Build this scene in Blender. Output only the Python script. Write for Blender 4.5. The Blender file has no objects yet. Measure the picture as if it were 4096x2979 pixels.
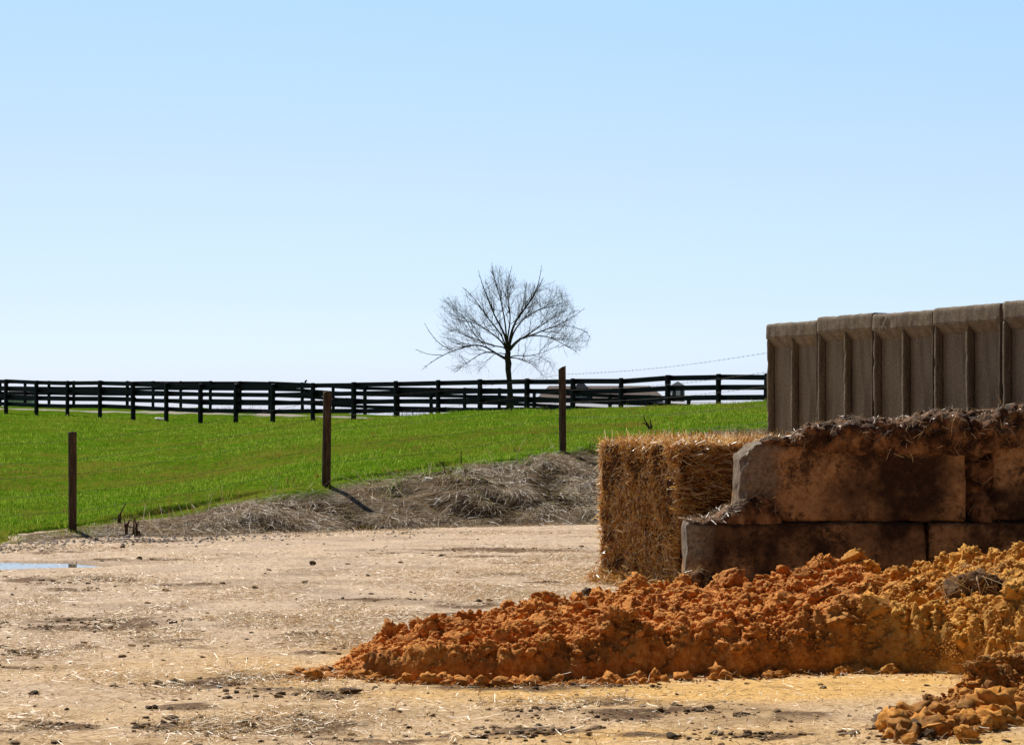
import bpy, bmesh, math, random
import numpy as np
from mathutils import Vector, Matrix

# ------------------------------------------------------------------ camera, sky, sun, exposure
FPX, EYE, HORIZ = 9000.0, 1.48, 1640.0          # focal length in photo pixels, eye height, horizon row
scene = bpy.context.scene
cam_d = bpy.data.cameras.new("camera")
cam = bpy.data.objects.new("camera", cam_d)
scene.collection.objects.link(cam)
cam.location = (0, 0, EYE)
cam.rotation_euler = (math.radians(90), 0, 0)
cam_d.sensor_width = 36.0
cam_d.sensor_fit = 'HORIZONTAL'
cam_d.lens = 36.0 * FPX / 4096.0
cam_d.shift_y = (HORIZ - 1489.5) / 4096.0
cam_d.clip_start = 0.1
cam_d.clip_end = 20000.0
scene.camera = cam

SUN_EL, SUN_AZ = math.radians(49), math.radians(28)      # azimuth measured to the left of straight ahead
world = bpy.data.worlds.new("World")
scene.world = world
world.use_nodes = True
wn = world.node_tree
bg = wn.nodes["Background"]
sky = wn.nodes.new("ShaderNodeTexSky")
sky.sky_type = 'NISHITA'
sky.sun_disc = False
sky.sun_elevation = SUN_EL
sky.sun_rotation = -SUN_AZ
sky.altitude = 200
sky.air_density = 1.0
sky.dust_density = 0.6
sky.ozone_density = 1.6
# the real sky that day: bluer at the horizon than the model, deeper overhead
tc = wn.nodes.new("ShaderNodeTexCoord"); sx = wn.nodes.new("ShaderNodeSeparateXYZ"); rp = wn.nodes.new("ShaderNodeValToRGB"); mu = wn.nodes.new("ShaderNodeMix")
mu.data_type = 'RGBA'; mu.blend_type = 'MULTIPLY'; mu.inputs[0].default_value = 1.0
stops = [(0.0, (.78, .95, 1.56)), (0.02, (.78, .95, 1.52)), (0.049, (.78, .89, 1.24)), (0.102, (.90, .92, 1.05)), (0.18, (.97, 1.06, 1.10)), (0.26, (.72, .80, .86)), (0.45, (.46, .52, .58)), (0.8, (.34, .38, .44))]
while len(rp.color_ramp.elements) < len(stops): rp.color_ramp.elements.new(0.5)
for el_, (p_, c_) in zip(rp.color_ramp.elements, stops):
    el_.position = p_; el_.color = (*c_, 1)
wn.links.new(tc.outputs["Generated"], sx.inputs[0]); wn.links.new(sx.outputs[2], rp.inputs[0])
wn.links.new(sky.outputs[0], mu.inputs[6]); wn.links.new(rp.outputs[0], mu.inputs[7]); # away from the sun the clear sky is darker
mr = wn.nodes.new("ShaderNodeMapRange"); mr.inputs[1].default_value = -0.8; mr.inputs[2].default_value = 0.5; mr.inputs[3].default_value = 0.28; mr.inputs[4].default_value = 1.0
m2 = wn.nodes.new("ShaderNodeMix"); m2.data_type = 'RGBA'; m2.blend_type = 'MULTIPLY'; m2.inputs[0].default_value = 1.0
dp = wn.nodes.new("ShaderNodeVectorMath"); dp.operation = 'DOT_PRODUCT'; dp.inputs[1].default_value = (-math.sin(SUN_AZ), math.cos(SUN_AZ), 0)
wn.links.new(tc.outputs["Generated"], dp.inputs[0]); wn.links.new(dp.outputs["Value"], mr.inputs[0]); wn.links.new(mu.outputs[2], m2.inputs[6]); wn.links.new(mr.outputs[0], m2.inputs[7]); m3 = wn.nodes.new("ShaderNodeMapRange"); m3.inputs[1].default_value = -.25; m3.inputs[2].default_value = .25; m3.inputs[3].default_value = .97; m3.inputs[4].default_value = 1.13
m4 = wn.nodes.new("ShaderNodeMix"); m4.data_type = 'RGBA'; m4.blend_type = 'MULTIPLY'; m4.inputs[0].default_value = 1.0
wn.links.new(sx.outputs[0], m3.inputs[0]); wn.links.new(m2.outputs[2], m4.inputs[6]); wn.links.new(m3.outputs[0], m4.inputs[7]); wn.links.new(m4.outputs[2], bg.inputs[0])
bg.inputs[1].default_value = 0.0925

sun_d = bpy.data.lights.new("sun", 'SUN')
sun_d.energy = 4.9
sun_d.angle = math.radians(0.5)
sun_d.color = (1.0, 0.95, 0.87)
sun = bpy.data.objects.new("sun", sun_d)
scene.collection.objects.link(sun)
TOSUN = Vector((-math.sin(SUN_AZ) * math.cos(SUN_EL), math.cos(SUN_AZ) * math.cos(SUN_EL), math.sin(SUN_EL)))
sun.rotation_euler = TOSUN.to_track_quat('Z', 'Y').to_euler()
sun.location = (-20, 40, 60)

scene.view_settings.view_transform = 'Standard'
scene.view_settings.look = 'None'
scene.view_settings.exposure = 0.25
scene.view_settings.gamma = 1.0
scene.cycles.max_bounces = 6
scene.cycles.diffuse_bounces = 3
scene.cycles.transparent_max_bounces = 8

# ------------------------------------------------------------------ small tools
rng = np.random.default_rng(11)
random.seed(11)


def P(px, py, Y):
    return np.array([(px - 2048.0) / FPX * Y, Y, EYE - (py - HORIZ) / FPX * Y])


def to_px(X, Y, Z):
    return 2048.0 + FPX * X / Y, HORIZ + FPX * (EYE - Z) / Y


def groundY(py):
    return EYE * FPX / (py - HORIZ)


def _h(ix, iy, iz, seed):
    with np.errstate(over='ignore'):
        h = (ix.astype(np.int64) * 374761393 + iy.astype(np.int64) * 668265263 + iz.astype(np.int64) * 1274126177 + seed * 974711)
        h = (h ^ (h >> 13)) & 0xffffffff
        h = (h * 1274126177) & 0xffffffff
        h = h ^ (h >> 16)
    return (h & 0xffffff) / float(0xffffff)


def vnoise(x, y, z=None, seed=0):
    x = np.asarray(x, float); y = np.asarray(y, float)
    z = np.zeros_like(x) if z is None else np.asarray(z, float)
    ix, iy, iz = np.floor(x), np.floor(y), np.floor(z)
    fx, fy, fz = x - ix, y - iy, z - iz
    ux, uy, uz = fx * fx * (3 - 2 * fx), fy * fy * (3 - 2 * fy), fz * fz * (3 - 2 * fz)
    r = 0
    for a in (0, 1):
        wx = ux if a else 1 - ux
        for b in (0, 1):
            wy = uy if b else 1 - uy
            for c in (0, 1):
                wz = uz if c else 1 - uz
                r = r + wx * wy * wz * _h(ix + a, iy + b, iz + c, seed)
    return r * 2 - 1


def fbm(x, y, z=None, octv=4, seed=0, gain=0.5):
    r, a, f = 0, 1.0, 1.0
    for o in range(octv):
        r = r + a * vnoise(np.asarray(x) * f + 17.3 * o, np.asarray(y) * f - 9.1 * o, None if z is None else np.asarray(z) * f + 3.7 * o, seed + o * 31)
        a *= gain; f *= 2.03
    return r


def cell(x, y, seed=0):
    """distance to the nearest random point of a jittered grid, and that point's random number"""
    ix, iy = np.floor(x), np.floor(y)
    best = np.full(np.shape(x), 9.0); rid = np.zeros(np.shape(x))
    for a in (-1, 0, 1):
        for b in (-1, 0, 1):
            cx, cy = ix + a, iy + b
            zz = np.zeros_like(cx)
            dx = cx + _h(cx, cy, zz, seed) - x
            dy = cy + _h(cx, cy, zz, seed + 7) - y
            d = np.sqrt(dx * dx + dy * dy)
            m = d < best
            best = np.where(m, d, best)
            rid = np.where(m, _h(cx, cy, zz, seed + 13), rid)
    return best, rid


def sstep(a, b, x):
    t = np.clip((x - a) / (b - a), 0, 1)
    return t * t * (3 - 2 * t)


def lin(c):
    r = []
    for v in c:
        v = v / 255.0
        r.append(v / 12.92 if v <= 0.04045 else ((v + 0.055) / 1.055) ** 2.4)
    return (*r, 1.0)


def put(name, V, F, mat=None, parent=None, smooth=True, attrs=None, loc=None):
    """link numpy geometry as ONE mesh object; F is an array (n,3)/(n,4) or a list of such arrays"""
    V = np.asarray(V, float).reshape(-1, 3)
    if loc is not None:
        V = V - np.asarray(loc, float)
    Fs = F if isinstance(F, list) else [F]
    Fs = [np.asarray(f, np.int32) for f in Fs if len(f)]
    me = bpy.data.meshes.new(name)
    me.vertices.add(len(V)); me.vertices.foreach_set("co", V.astype(np.float32).ravel())
    nl = sum(f.size for f in Fs); npo = sum(len(f) for f in Fs)
    me.loops.add(nl); me.polygons.add(npo)
    me.loops.foreach_set("vertex_index", np.concatenate([f.ravel() for f in Fs]))
    starts, s = [], 0
    for f in Fs:
        k = f.shape[1]
        starts.append(s + np.arange(len(f)) * k); s += f.size
    me.polygons.foreach_set("loop_start", np.concatenate(starts).astype(np.int32))
    me.update(calc_edges=True)
    me.polygons.foreach_set("use_smooth", np.full(npo, smooth))
    for k, a in (attrs or {}).items():
        at = me.attributes.new(k, 'FLOAT', 'POINT')
        at.data.foreach_set("value", np.asarray(a, np.float32))
    if mat is not None:
        me.materials.append(mat)
    o = bpy.data.objects.new(name, me)
    scene.collection.objects.link(o)
    if loc is not None:
        o.location = tuple(loc)
    if parent is not None:
        o.parent = parent
        if loc is None:
            o.matrix_parent_inverse = Matrix.Translation(-Vector(parent.location))
    return o


def tag(o, label=None, cat=None, group=None, kind=None):
    if label: o["label"] = label
    if cat: o["category"] = cat
    if group: o["group"] = group
    if kind: o["kind"] = kind
    return o


def empty(name, loc, label, cat, group=None):
    o = bpy.data.objects.new(name, None)
    scene.collection.objects.link(o)
    o.location = tuple(loc); o.empty_display_size = 0.2
    return tag(o, label, cat, group)


def grid_faces(nr, nc, wrap=False):
    r = np.arange(nr - 1)[:, None]; c = np.arange(nc if wrap else nc - 1)[None, :]
    a = r * nc + c; b = r * nc + (c + 1) % nc
    return np.stack([a, b, b + nc, a + nc], -1).reshape(-1, 4)


def ribbons(base, d, L, W, bend=None, nseg=2, taper=0.6, up=None):
    """N flat curved strips; returns verts, quads and the per-vertex strip index"""
    N = len(base)
    d = d / np.linalg.norm(d, axis=1, keepdims=True)
    if up is None:
        up = rng.normal(size=(N, 3))
    side = np.cross(d, up); side /= np.linalg.norm(side, axis=1, keepdims=True) + 1e-9
    L = np.broadcast_to(L, (N,)); W = np.broadcast_to(W, (N,))
    rows = []
    for i in range(nseg + 1):
        t = i / nseg
        p = base + d * (L * t)[:, None]
        if bend is not None:
            p = p + bend * (t * t)
        w = (W * 0.5 * (1 - taper * t))[:, None]
        rows.append(p - side * w); rows.append(p + side * w)
    V = np.stack(rows, 1)
    k = 2 * (nseg + 1)
    f = np.array([[2 * i, 2 * i + 1, 2 * i + 3, 2 * i + 2] for i in range(nseg)])
    F = (np.arange(N)[:, None, None] * k + f[None]).reshape(-1, 4)
    return V.reshape(-1, 3), F, np.repeat(np.arange(N), k)


def blades(base, d, L, W):
    N = len(base)
    side = np.cross(d, rng.normal(size=(N, 3))); side /= np.linalg.norm(side, axis=1, keepdims=True) + 1e-9
    w = (W * 0.5)[:, None]
    V = np.stack([base - side * w, base + side * w, base + d * L[:, None]], 1).reshape(-1, 3)
    return V, np.arange(3 * N).reshape(-1, 3), np.repeat(np.arange(N), 3)


def ico(sub):
    bm = bmesh.new(); bmesh.ops.create_icosphere(bm, subdivisions=sub, radius=1.0)
    V = np.array([v.co[:] for v in bm.verts]); F = np.array([[v.index for v in f.verts] for f in bm.faces])
    bm.free(); return V, F


def rotmats(N):
    q = rng.normal(size=(N, 4)); q /= np.linalg.norm(q, axis=1, keepdims=True)
    w, x, y, z = q.T
    return np.stack([1 - 2 * (y * y + z * z), 2 * (x * y - z * w), 2 * (x * z + y * w),
                     2 * (x * y + z * w), 1 - 2 * (x * x + z * z), 2 * (y * z - x * w),
                     2 * (x * z - y * w), 2 * (y * z + x * w), 1 - 2 * (x * x + y * y)], 1).reshape(N, 3, 3)


def clods(pos, size, sub=2, rough=0.35, flat=0.75, freq=1.6, nvar=14):
    """N irregular lumps in one array; returns verts, tris, per-vertex lump index"""
    B, F = ico(sub); N = len(pos)
    var = []
    for k in range(nvar):
        n = fbm(B[:, 0] * freq + 31 * k, B[:, 1] * freq, B[:, 2] * freq + 5 * k, 3, seed=k)
        n = n + 0.8 * np.abs(fbm(B[:, 0] * freq * 2 + 3 * k, B[:, 1] * freq * 2, B[:, 2] * freq * 2, 4, seed=k + 50, gain=.6))
        q = B * (1 + rough * n)[:, None]
        for _ in range(7 if k % 3 else 3):          # broken faces
            w_ = rng.normal(size=3); w_ /= np.linalg.norm(w_); h_ = q @ w_; q = q - w_ * np.maximum(h_ - rng.uniform(0.45, 0.85) * h_.max(), 0)[:, None] * 0.9
        var.append(q)
    var = np.array(var)
    pick = rng.integers(0, nvar, N)
    V = var[pick] * (rng.uniform(0.7, 1.25, (N, 1, 3)))
    V = np.einsum('nij,nkj->nki', rotmats(N), V) * np.asarray(size)[:, None, None]
    V[:, :, 2] *= flat
    V = V + np.asarray(pos)[:, None, :]
    return V.reshape(-1, 3), (np.arange(N)[:, None, None] * len(B) + F[None]).reshape(-1, 3), np.repeat(np.arange(N), len(B))


def join(parts):
    Vs, Fs, off = [], [], 0
    for V, F in parts:
        Vs.append(V)
        for f in (F if isinstance(F, list) else [F]):
            Fs.append(np.asarray(f) + off)
        off += len(V)
    return np.concatenate(Vs), Fs


def box_vf(x0, x1, y0, y1, z0, z1):
    V = np.array([[x, y, z] for z in (z0, z1) for y in (y0, y1) for x in (x0, x1)], float)
    F = np.array([[0, 2, 3, 1], [4, 5, 7, 6], [0, 1, 5, 4], [2, 6, 7, 3], [0, 4, 6, 2], [1, 3, 7, 5]])
    return V, F


def tube(path, rad, n=8, cap=True):
    path = np.asarray(path, float); rad = np.broadcast_to(rad, (len(path),))
    t = np.gradient(path, axis=0); t /= np.linalg.norm(t, axis=1, keepdims=True) + 1e-12
    ref = np.array([0.13, 0.27, 0.95]) if abs(t[0][2]) < 0.9 else np.array([0.95, 0.2, 0.1])
    a = np.cross(t, ref); a /= np.linalg.norm(a, axis=1, keepdims=True)
    b = np.cross(t, a)
    ang = np.linspace(0, 2 * np.pi, n, endpoint=False)
    V = path[:, None] + rad[:, None, None] * (np.cos(ang)[None, :, None] * a[:, None] + np.sin(ang)[None, :, None] * b[:, None])
    F = [grid_faces(len(path), n, True)]
    V = V.reshape(-1, 3)
    if cap:
        c0, c1 = len(V), len(V) + 1
        V = np.vstack([V, path[0], path[-1]])
        i = np.arange(n); j = (i + 1) % n; o = (len(path) - 1) * n
        F.append(np.stack([np.full(n, c0), j, i], 1)); F.append(np.stack([np.full(n, c1), o + i, o + j], 1))
    return V, F


# ------------------------------------------------------------------ material tools
class NT:
    def __init__(s, name):
        s.m = bpy.data.materials.new(name); s.m.use_nodes = True
        s.t = s.m.node_tree; s.b = s.t.nodes["Principled BSDF"]; s.out = s.t.nodes["Material Output"]
        s.b.inputs["Specular IOR Level"].default_value = 0.3

    def n(s, typ, **kw):
        n = s.t.nodes.new("ShaderNode" + typ)
        for k, v in kw.items():
            if k in n.inputs.keys(): n.inputs[k].default_value = v
            else: setattr(n, k, v)
        return n

    def l(s, a, b): s.t.links.new(a, b)

    def coord(s, kind='Object', scale=(1, 1, 1)):
        c = s.n("TexCoord"); mp = s.n("Mapping"); mp.inputs["Scale"].default_value = scale
        s.l(c.outputs[kind], mp.inputs[0]); return mp.outputs[0]

    def noise(s, vec, scale, detail=6, rough=0.6, dist=0.0):
        n = s.n("TexNoise"); n.inputs["Scale"].default_value = scale; n.inputs["Detail"].default_value = detail
        n.inputs["Roughness"].default_value = rough; n.inputs["Distortion"].default_value = dist
        s.l(vec, n.inputs["Vector"]); return n.outputs["Fac"]

    def ramp(s, fac, stops, interp='LINEAR'):
        r = s.n("ValToRGB"); r.color_ramp.interpolation = interp
        e = r.color_ramp.elements
        while len(e) < len(stops): e.new(0.5)
        for el, (p, c) in zip(e, stops):
            el.position = p; el.color = lin(c) if max(c) > 1 else (*c, 1)
        s.l(fac, r.inputs[0]); return r.outputs[0]

    def mix(s, fac, a, b, mode='MIX'):
        m = s.n("Mix", data_type='RGBA', blend_type=mode)
        for sock, v in ((m.inputs[0], fac), (m.inputs[6], a), (m.inputs[7], b)):
            if isinstance(v, (int, float)): sock.default_value = v
            elif isinstance(v, tuple): sock.default_value = lin(v) if max(v[:3]) > 1 else (*v[:3], 1)
            else: s.l(v, sock)
        return m.outputs[2]

    def attr(s, name):
        a = s.n("Attribute"); a.attribute_name = name; return a.outputs["Fac"]

    def math(s, op, a, b=0.0):
        m = s.n("Math"); m.operation = op
        for sock, v in ((m.inputs[0], a), (m.inputs[1], b)):
            if isinstance(v, (int, float)): sock.default_value = v
            else: s.l(v, sock)
        return m.outputs[0]

    def island(s): return s.n("NewGeometry").outputs["Random Per Island"]

    def bump(s, h, strength=0.4, dist=0.02, prev=None):
        b = s.n("Bump"); b.inputs["Strength"].default_value = strength; b.inputs["Distance"].default_value = dist
        s.l(h, b.inputs["Height"])
        if prev is not None: s.l(prev, b.inputs["Normal"])
        s.l(b.outputs[0], s.b.inputs["Normal"]); return b.outputs[0]

    def col(s, c):
        if isinstance(c, tuple): s.b.inputs["Base Color"].default_value = lin(c)
        else: s.l(c, s.b.inputs["Base Color"])

    def rough(s, v): s.b.inputs["Roughness"].default_value = v; return s

    def translucent(s, colsock, fac):
        tr = s.n("BsdfTranslucent"); s.l(colsock, tr.inputs[0])
        mx = s.n("MixShader"); mx.inputs[0].default_value = fac
        s.l(s.b.outputs[0], mx.inputs[1]); s.l(tr.outputs[0], mx.inputs[2]); s.l(mx.outputs[0], s.out.inputs[0])


def simple_mat(name, stops, scale=6, rough=0.8, bump=0.3, bscale=40, stretch=(1, 1, 1), spec=0.3, bdist=0.01):
    t = NT(name); v = t.coord('Object', stretch)
    t.col(t.ramp(t.noise(v, scale), stops)); t.rough(rough); t.b.inputs["Specular IOR Level"].default_value = spec
    if bump: t.bump(t.noise(v, bscale, 8, 0.65), bump, bdist)
    return t.m


def straw_mat(name, stops, transl=0.25, rough=0.45, spec=0.5):
    t = NT(name); c = t.ramp(t.island(), stops)
    t.col(c); t.rough(rough); t.b.inputs["Specular IOR Level"].default_value = spec
    t.translucent(c, transl); return t.m


# yard dirt: packed tan dust, orange sand dust, dark manure stain (masks come with the mesh)
t = NT("packed_dirt"); v = t.coord('Object')
fine = t.noise(v, 22, 9, 0.72); mid = t.noise(v, 1.7, 5, 0.6); grit = t.noise(v, 120, 4, 0.7)
c = t.ramp(fine, [(0.32, (112, 88, 66)), (0.45, (196, 168, 136)), (0.60, (226, 200, 168)), (0.8, (234, 214, 190))])
c = t.mix(t.math('MULTIPLY', t.ramp(mid, [(0.42, (0, 0, 0)), (0.62, (1, 1, 1))]), 0.45), c, (172, 150, 132))
sandc = t.ramp(fine, [(0.32, (176, 128, 70)), (0.5, (234, 186, 108)), (0.75, (242, 204, 136))])
c = t.mix(t.attr("sand"), c, sandc)
darkc = t.ramp(t.noise(v, 45, 6, 0.7), [(0.3, (56, 36, 18)), (0.55, (112, 80, 44)), (0.75, (152, 114, 68))])
c = t.mix(t.attr("dark"), c, darkc)
c = t.mix(t.math('MULTIPLY', t.ramp(grit, [(0.62, (0, 0, 0)), (0.72, (1, 1, 1))]), 0.35), c, (70, 54, 40))
t.col(c); t.rough(0.9)
b1 = t.bump(t.noise(v, 12, 9, 0.75), 0.75, 0.035); t.bump(grit, 0.6, 0.008, b1)
M_DIRT = t.m

# field soil and turf under the blades
t = NT("turf"); v = t.coord('Object')
n1 = t.noise(v, 0.45, 6, 0.65); n2 = t.noise(v, 7, 8, 0.7)
g = t.ramp(n2, [(0.3, (26, 42, 6)), (0.5, (66, 98, 14)), (0.7, (112, 140, 34))])
g = t.mix(t.math('MULTIPLY', t.ramp(n1, [(0.45, (0, 0, 0)), (0.68, (1, 1, 1))]), 0.6), g, (112, 112, 40))
br = t.ramp(n2, [(0.3, (26, 19, 12)), (0.55, (54, 42, 28)), (0.75, (84, 68, 48))])
c = t.mix(t.attr("brown"), g, br); c = t.mix(t.attr("soil"), c, (34, 24, 15))
gv = t.ramp(n2, [(0.35, (130, 120, 112)), (0.7, (192, 182, 172))])
c = t.mix(t.attr("lane"), c, gv)
t.col(c); t.rough(1.0); t.b.inputs["Specular IOR Level"].default_value = 0.0; t.bump(n2, 0.6, 0.05)
M_TURF = t.m

t = NT("grass_blade"); is_ = t.island()
c = t.ramp(is_, [(0.0, (42, 78, 2)), (0.35, (98, 136, 24)), (0.7, (134, 166, 42)), (0.95, (176, 188, 76)), (1.0, (196, 190, 120))])
c = t.mix(t.attr("tint"), c, (136, 118, 52))
t.col(c); t.rough(0.5); t.b.inputs["Specular IOR Level"].default_value = 0.06; t.translucent(c, 0.58)
M_GRASS = t.m
M_DRY = straw_mat("dry_grass_blade", [(0.0, (58, 40, 24)), (0.25, (120, 92, 62)), (0.55, (174, 148, 112)), (0.8, (212, 192, 156)), (1.0, (240, 228, 204))], 0.3, 0.42, 0.4)
M_STRAW_G = straw_mat("loose_straw", [(0.0, (116, 82, 40)), (0.3, (176, 134, 72)), (0.6, (212, 178, 114)), (0.85, (224, 198, 144)), (1.0, (238, 222, 186))], 0.1, 0.45)
M_STRAW_B = straw_mat("bale_straw", [(0.0, (128, 78, 24)), (0.2, (176, 112, 40)), (0.5, (222, 166, 80)), (0.75, (244, 208, 136)), (1.0, (254, 242, 210))], 0.38, 0.36, 0.6)
M_STRAW_D = straw_mat("manure_straw", [(0.0, (86, 58, 34)), (0.4, (138, 104, 64)), (0.75, (184, 152, 104)), (1.0, (224, 204, 168))], 0.15, 0.4)
M_CORE = simple_mat("bale_core", [(0.3, (48, 26, 8)), (0.7, (96, 58, 20))], 30, 0.9, 0.6, 60)
M_TURFCL = simple_mat("earthy_turf", [(0.3, (52, 34, 20)), (0.5, (104, 74, 44)), (0.72, (156, 120, 78))], 16, 0.95, 0.7, 50)
M_CLOD = simple_mat("manure_clod", [(0.3, (46, 32, 20)), (0.5, (84, 62, 40)), (0.72, (128, 100, 68))], 14, 0.95, 0.6, 60)
t = NT("dried_crumb"); v = t.coord('Object')
c = t.mix(t.math('MULTIPLY', t.noise(v, 60, 5, 0.7), 0.6), t.ramp(t.island(), [(0.0, (58, 42, 26)), (0.35, (104, 80, 54)), (0.75, (150, 120, 86)), (1.0, (178, 148, 112))]), (70, 52, 34))
t.col(c); t.rough(0.95); t.bump(t.noise(v, 70, 6, 0.7), 0.6, 0.01)
M_CRUMB = t.m
M_MANURE = simple_mat("manure", [(0.3, (28, 16, 9)), (0.46, (74, 47, 28)), (0.58, (130, 92, 60)), (0.76, (176, 136, 98))], 9, 0.9, 0.8, 50, bdist=0.025)


def sand_mat():
    t = NT("wet_sand"); v = t.coord('Object')
    big = t.noise(v, 2.2, 5, 0.6); fine = t.noise(v, 28, 8, 0.7); grit = t.noise(v, 160, 3, 0.6)
    o = t.ramp(fine, [(0.3, (144, 80, 26)), (0.5, (206, 130, 54)), (0.7, (230, 170, 100))])
    y = t.ramp(fine, [(0.3, (166, 106, 38)), (0.5, (216, 154, 64)), (0.72, (232, 186, 108))])
    c = t.mix(t.attr("yellow"), o, y)
    c = t.mix(t.math('MULTIPLY', t.ramp(big, [(0.5, (0, 0, 0)), (0.72, (1, 1, 1))]), 0.5), c, (138, 96, 54))
    c = t.mix(t.attr("dirt"), c, (92, 68, 44))
    t.col(c); t.rough(0.92); t.b.inputs["Specular IOR Level"].default_value = 0.2
    b = t.bump(t.noise(v, 55, 8, 0.75), 0.5, 0.02); t.bump(grit, 0.4, 0.004, b)
    return t.m


M_SAND = sand_mat()


def block_mat():
    t = NT("stained_concrete"); v = t.coord('Object')
    n1 = t.noise(v, 2.6, 8, 0.68, 0.4); n2 = t.noise(v, 75, 6, 0.75); n3 = t.noise(v, 20, 10, 0.8)
    c = t.ramp(n3, [(0.32, (110, 74, 44)), (0.48, (168, 126, 84)), (0.6, (186, 148, 106)), (0.75, (204, 172, 136))])
    nm = t.math('ADD', t.math('MULTIPLY', n1, 0.55), t.math('MULTIPLY', t.noise(v, 16, 12, 0.85, 0.8), 0.55))
    st = t.ramp(nm, [(0.49, (1, 1, 1)), (0.56, (0, 0, 0))])
    stain = t.ramp(n3, [(0.3, (34, 20, 11)), (0.55, (60, 38, 22)), (0.72, (118, 82, 52))])
    c = t.mix(t.math('MULTIPLY', st, 0.92), c, stain)
    c = t.mix(t.attr("stain"), c, stain)
    gray = t.ramp(t.noise(v, 26, 8, 0.75), [(0.32, (52, 42, 34)), (0.45, (110, 98, 84)), (0.6, (144, 130, 114)), (0.75, (182, 168, 150))])
    c = t.mix(t.attr("bare"), c, gray)
    c = t.mix(t.ramp(n2, [(0.62, (0, 0, 0)), (0.70, (1, 1, 1))]), c, (176, 146, 114))
    c = t.mix(t.ramp(n2, [(0.30, (1, 1, 1)), (0.38, (0, 0, 0))]), c, (34, 22, 14))
    t.col(c); t.rough(0.85)
    b = t.bump(n3, 0.5, 0.03); t.bump(n2, 0.5, 0.01, b)
    return t.m


M_BLOCK = block_mat()


def wall_mat():
    t = NT("weathered_panel_concrete"); v = t.coord('Object'); vs = t.coord('Object', (1, 1, 0.12))
    n1 = t.noise(v, 40, 8, 0.75); n2 = t.noise(vs, 7, 7, 0.7); n3 = t.noise(v, 1.1, 4, 0.6)
    c = t.ramp(n1, [(0.28, (92, 80, 66)), (0.5, (134, 119, 99)), (0.75, (166, 152, 132))])
    c = t.mix(t.math('MULTIPLY', t.ramp(n2, [(0.42, (0, 0, 0)), (0.66, (1, 1, 1))]), 0.75), c, (76, 60, 44))
    c = t.mix(t.math('MULTIPLY', t.ramp(n3, [(0.6, (0, 0, 0)), (0.75, (1, 1, 1))]), 0.5), c, (118, 100, 44))
    t.col(c); t.rough(0.9)
    b = t.bump(n1, 0.5, 0.012); t.bump(t.noise(v, 110, 4, 0.7), 0.35, 0.004, b)
    return t.m


M_WALL = wall_mat()
M_BLACKWOOD = simple_mat("black_painted_board", [(0.35, (12, 12, 13)), (0.68, (24, 24, 27)), (0.85, (66, 66, 72))], 5, 0.6, 0.3, 30, (0.4, 0.4, 3), spec=0.25)
M_POST = simple_mat("old_post_wood", [(0.3, (48, 35, 25)), (0.55, (92, 72, 54)), (0.75, (142, 122, 98))], 9, 0.9, 0.7, 30, (5, 5, 0.5))
M_WIRE = simple_mat("rusty_wire", [(0.3, (62, 56, 50)), (0.7, (96, 90, 84))], 20, 0.7, 0)
M_BARK = simple_mat("bark", [(0.3, (44, 38, 28)), (0.7, (86, 76, 60))], 9, 0.9, 0.6, 40, (2, 2, 0.6))
M_TWIG = simple_mat("sky_paled_twig", [(0.3, (84, 72, 60)), (0.7, (124, 110, 94))], 5, 0.8, 0)  # made paler than the limbs to imitate sky light through thin twigs
M_DEAD = simple_mat("dead_stem", [(0.3, (58, 42, 28)), (0.7, (112, 86, 60))], 12, 0.9, 0)
M_STONE = simple_mat("grey_stone", [(0.3, (110, 108, 108)), (0.7, (176, 172, 168))], 8, 0.9, 0.4, 40)
M_ROCK = simple_mat("brown_grey_stone", [(0.3, (78, 66, 56)), (0.7, (150, 124, 98))], 14, 0.9, 0.5, 40)
M_PLASTIC = simple_mat("white_plastic", [(0.3, (222, 220, 214)), (0.7, (240, 238, 234))], 8, 0.6, 0.1, 30)
M_TWINE = simple_mat("orange_twine", [(0.3, (176, 70, 28)), (0.7, (206, 96, 46))], 30, 0.7, 0)
M_SHINGLE = simple_mat("brown_shingles", [(0.3, (74, 62, 56)), (0.7, (110, 95, 88))], 3, 0.9, 0.4, 12, (1, 1, 6))
t = NT("corrugated_metal"); v = t.coord('Object'); w = t.n("TexWave"); w.inputs["Scale"].default_value = 5.0
t.l(v, w.inputs[0]); t.col(t.ramp(w.outputs["Fac"], [(0.2, (140, 140, 148)), (0.8, (196, 196, 204))])); t.rough(0.6); t.bump(w.outputs["Fac"], 0.6, 0.04)
M_TIN = t.m
M_NAVY = simple_mat("dark_slate_roof", [(0.3, (34, 38, 52)), (0.7, (54, 60, 78))], 4, 0.7, 0.2, 20)
M_WHITE = simple_mat("white_siding", [(0.3, (206, 206, 204)), (0.7, (228, 228, 226))], 4, 0.7, 0.1, 20)
M_GLASS = simple_mat("dark_window", [(0.3, (40, 46, 54)), (0.7, (66, 74, 84))], 4, 0.15, 0)
M_HAZETREE = simple_mat("haze_tinted_tree", [(0.3, (120, 132, 150)), (0.7, (150, 160, 176))], 1, 0.9, 0)  # haze of the distance is put into this blue-grey colour
t = NT("water"); t.b.inputs["Base Color"].default_value = (0.20, 0.18, 0.15, 1); t.rough(0.03)
t.b.inputs["Specular IOR Level"].default_value = 0.5
t.b.inputs["IOR"].default_value = 1.5
vw = t.coord('Object'); t.bump(t.noise(vw, 9, 2), 0.02, 0.01)
M_WATER = t.m

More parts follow.
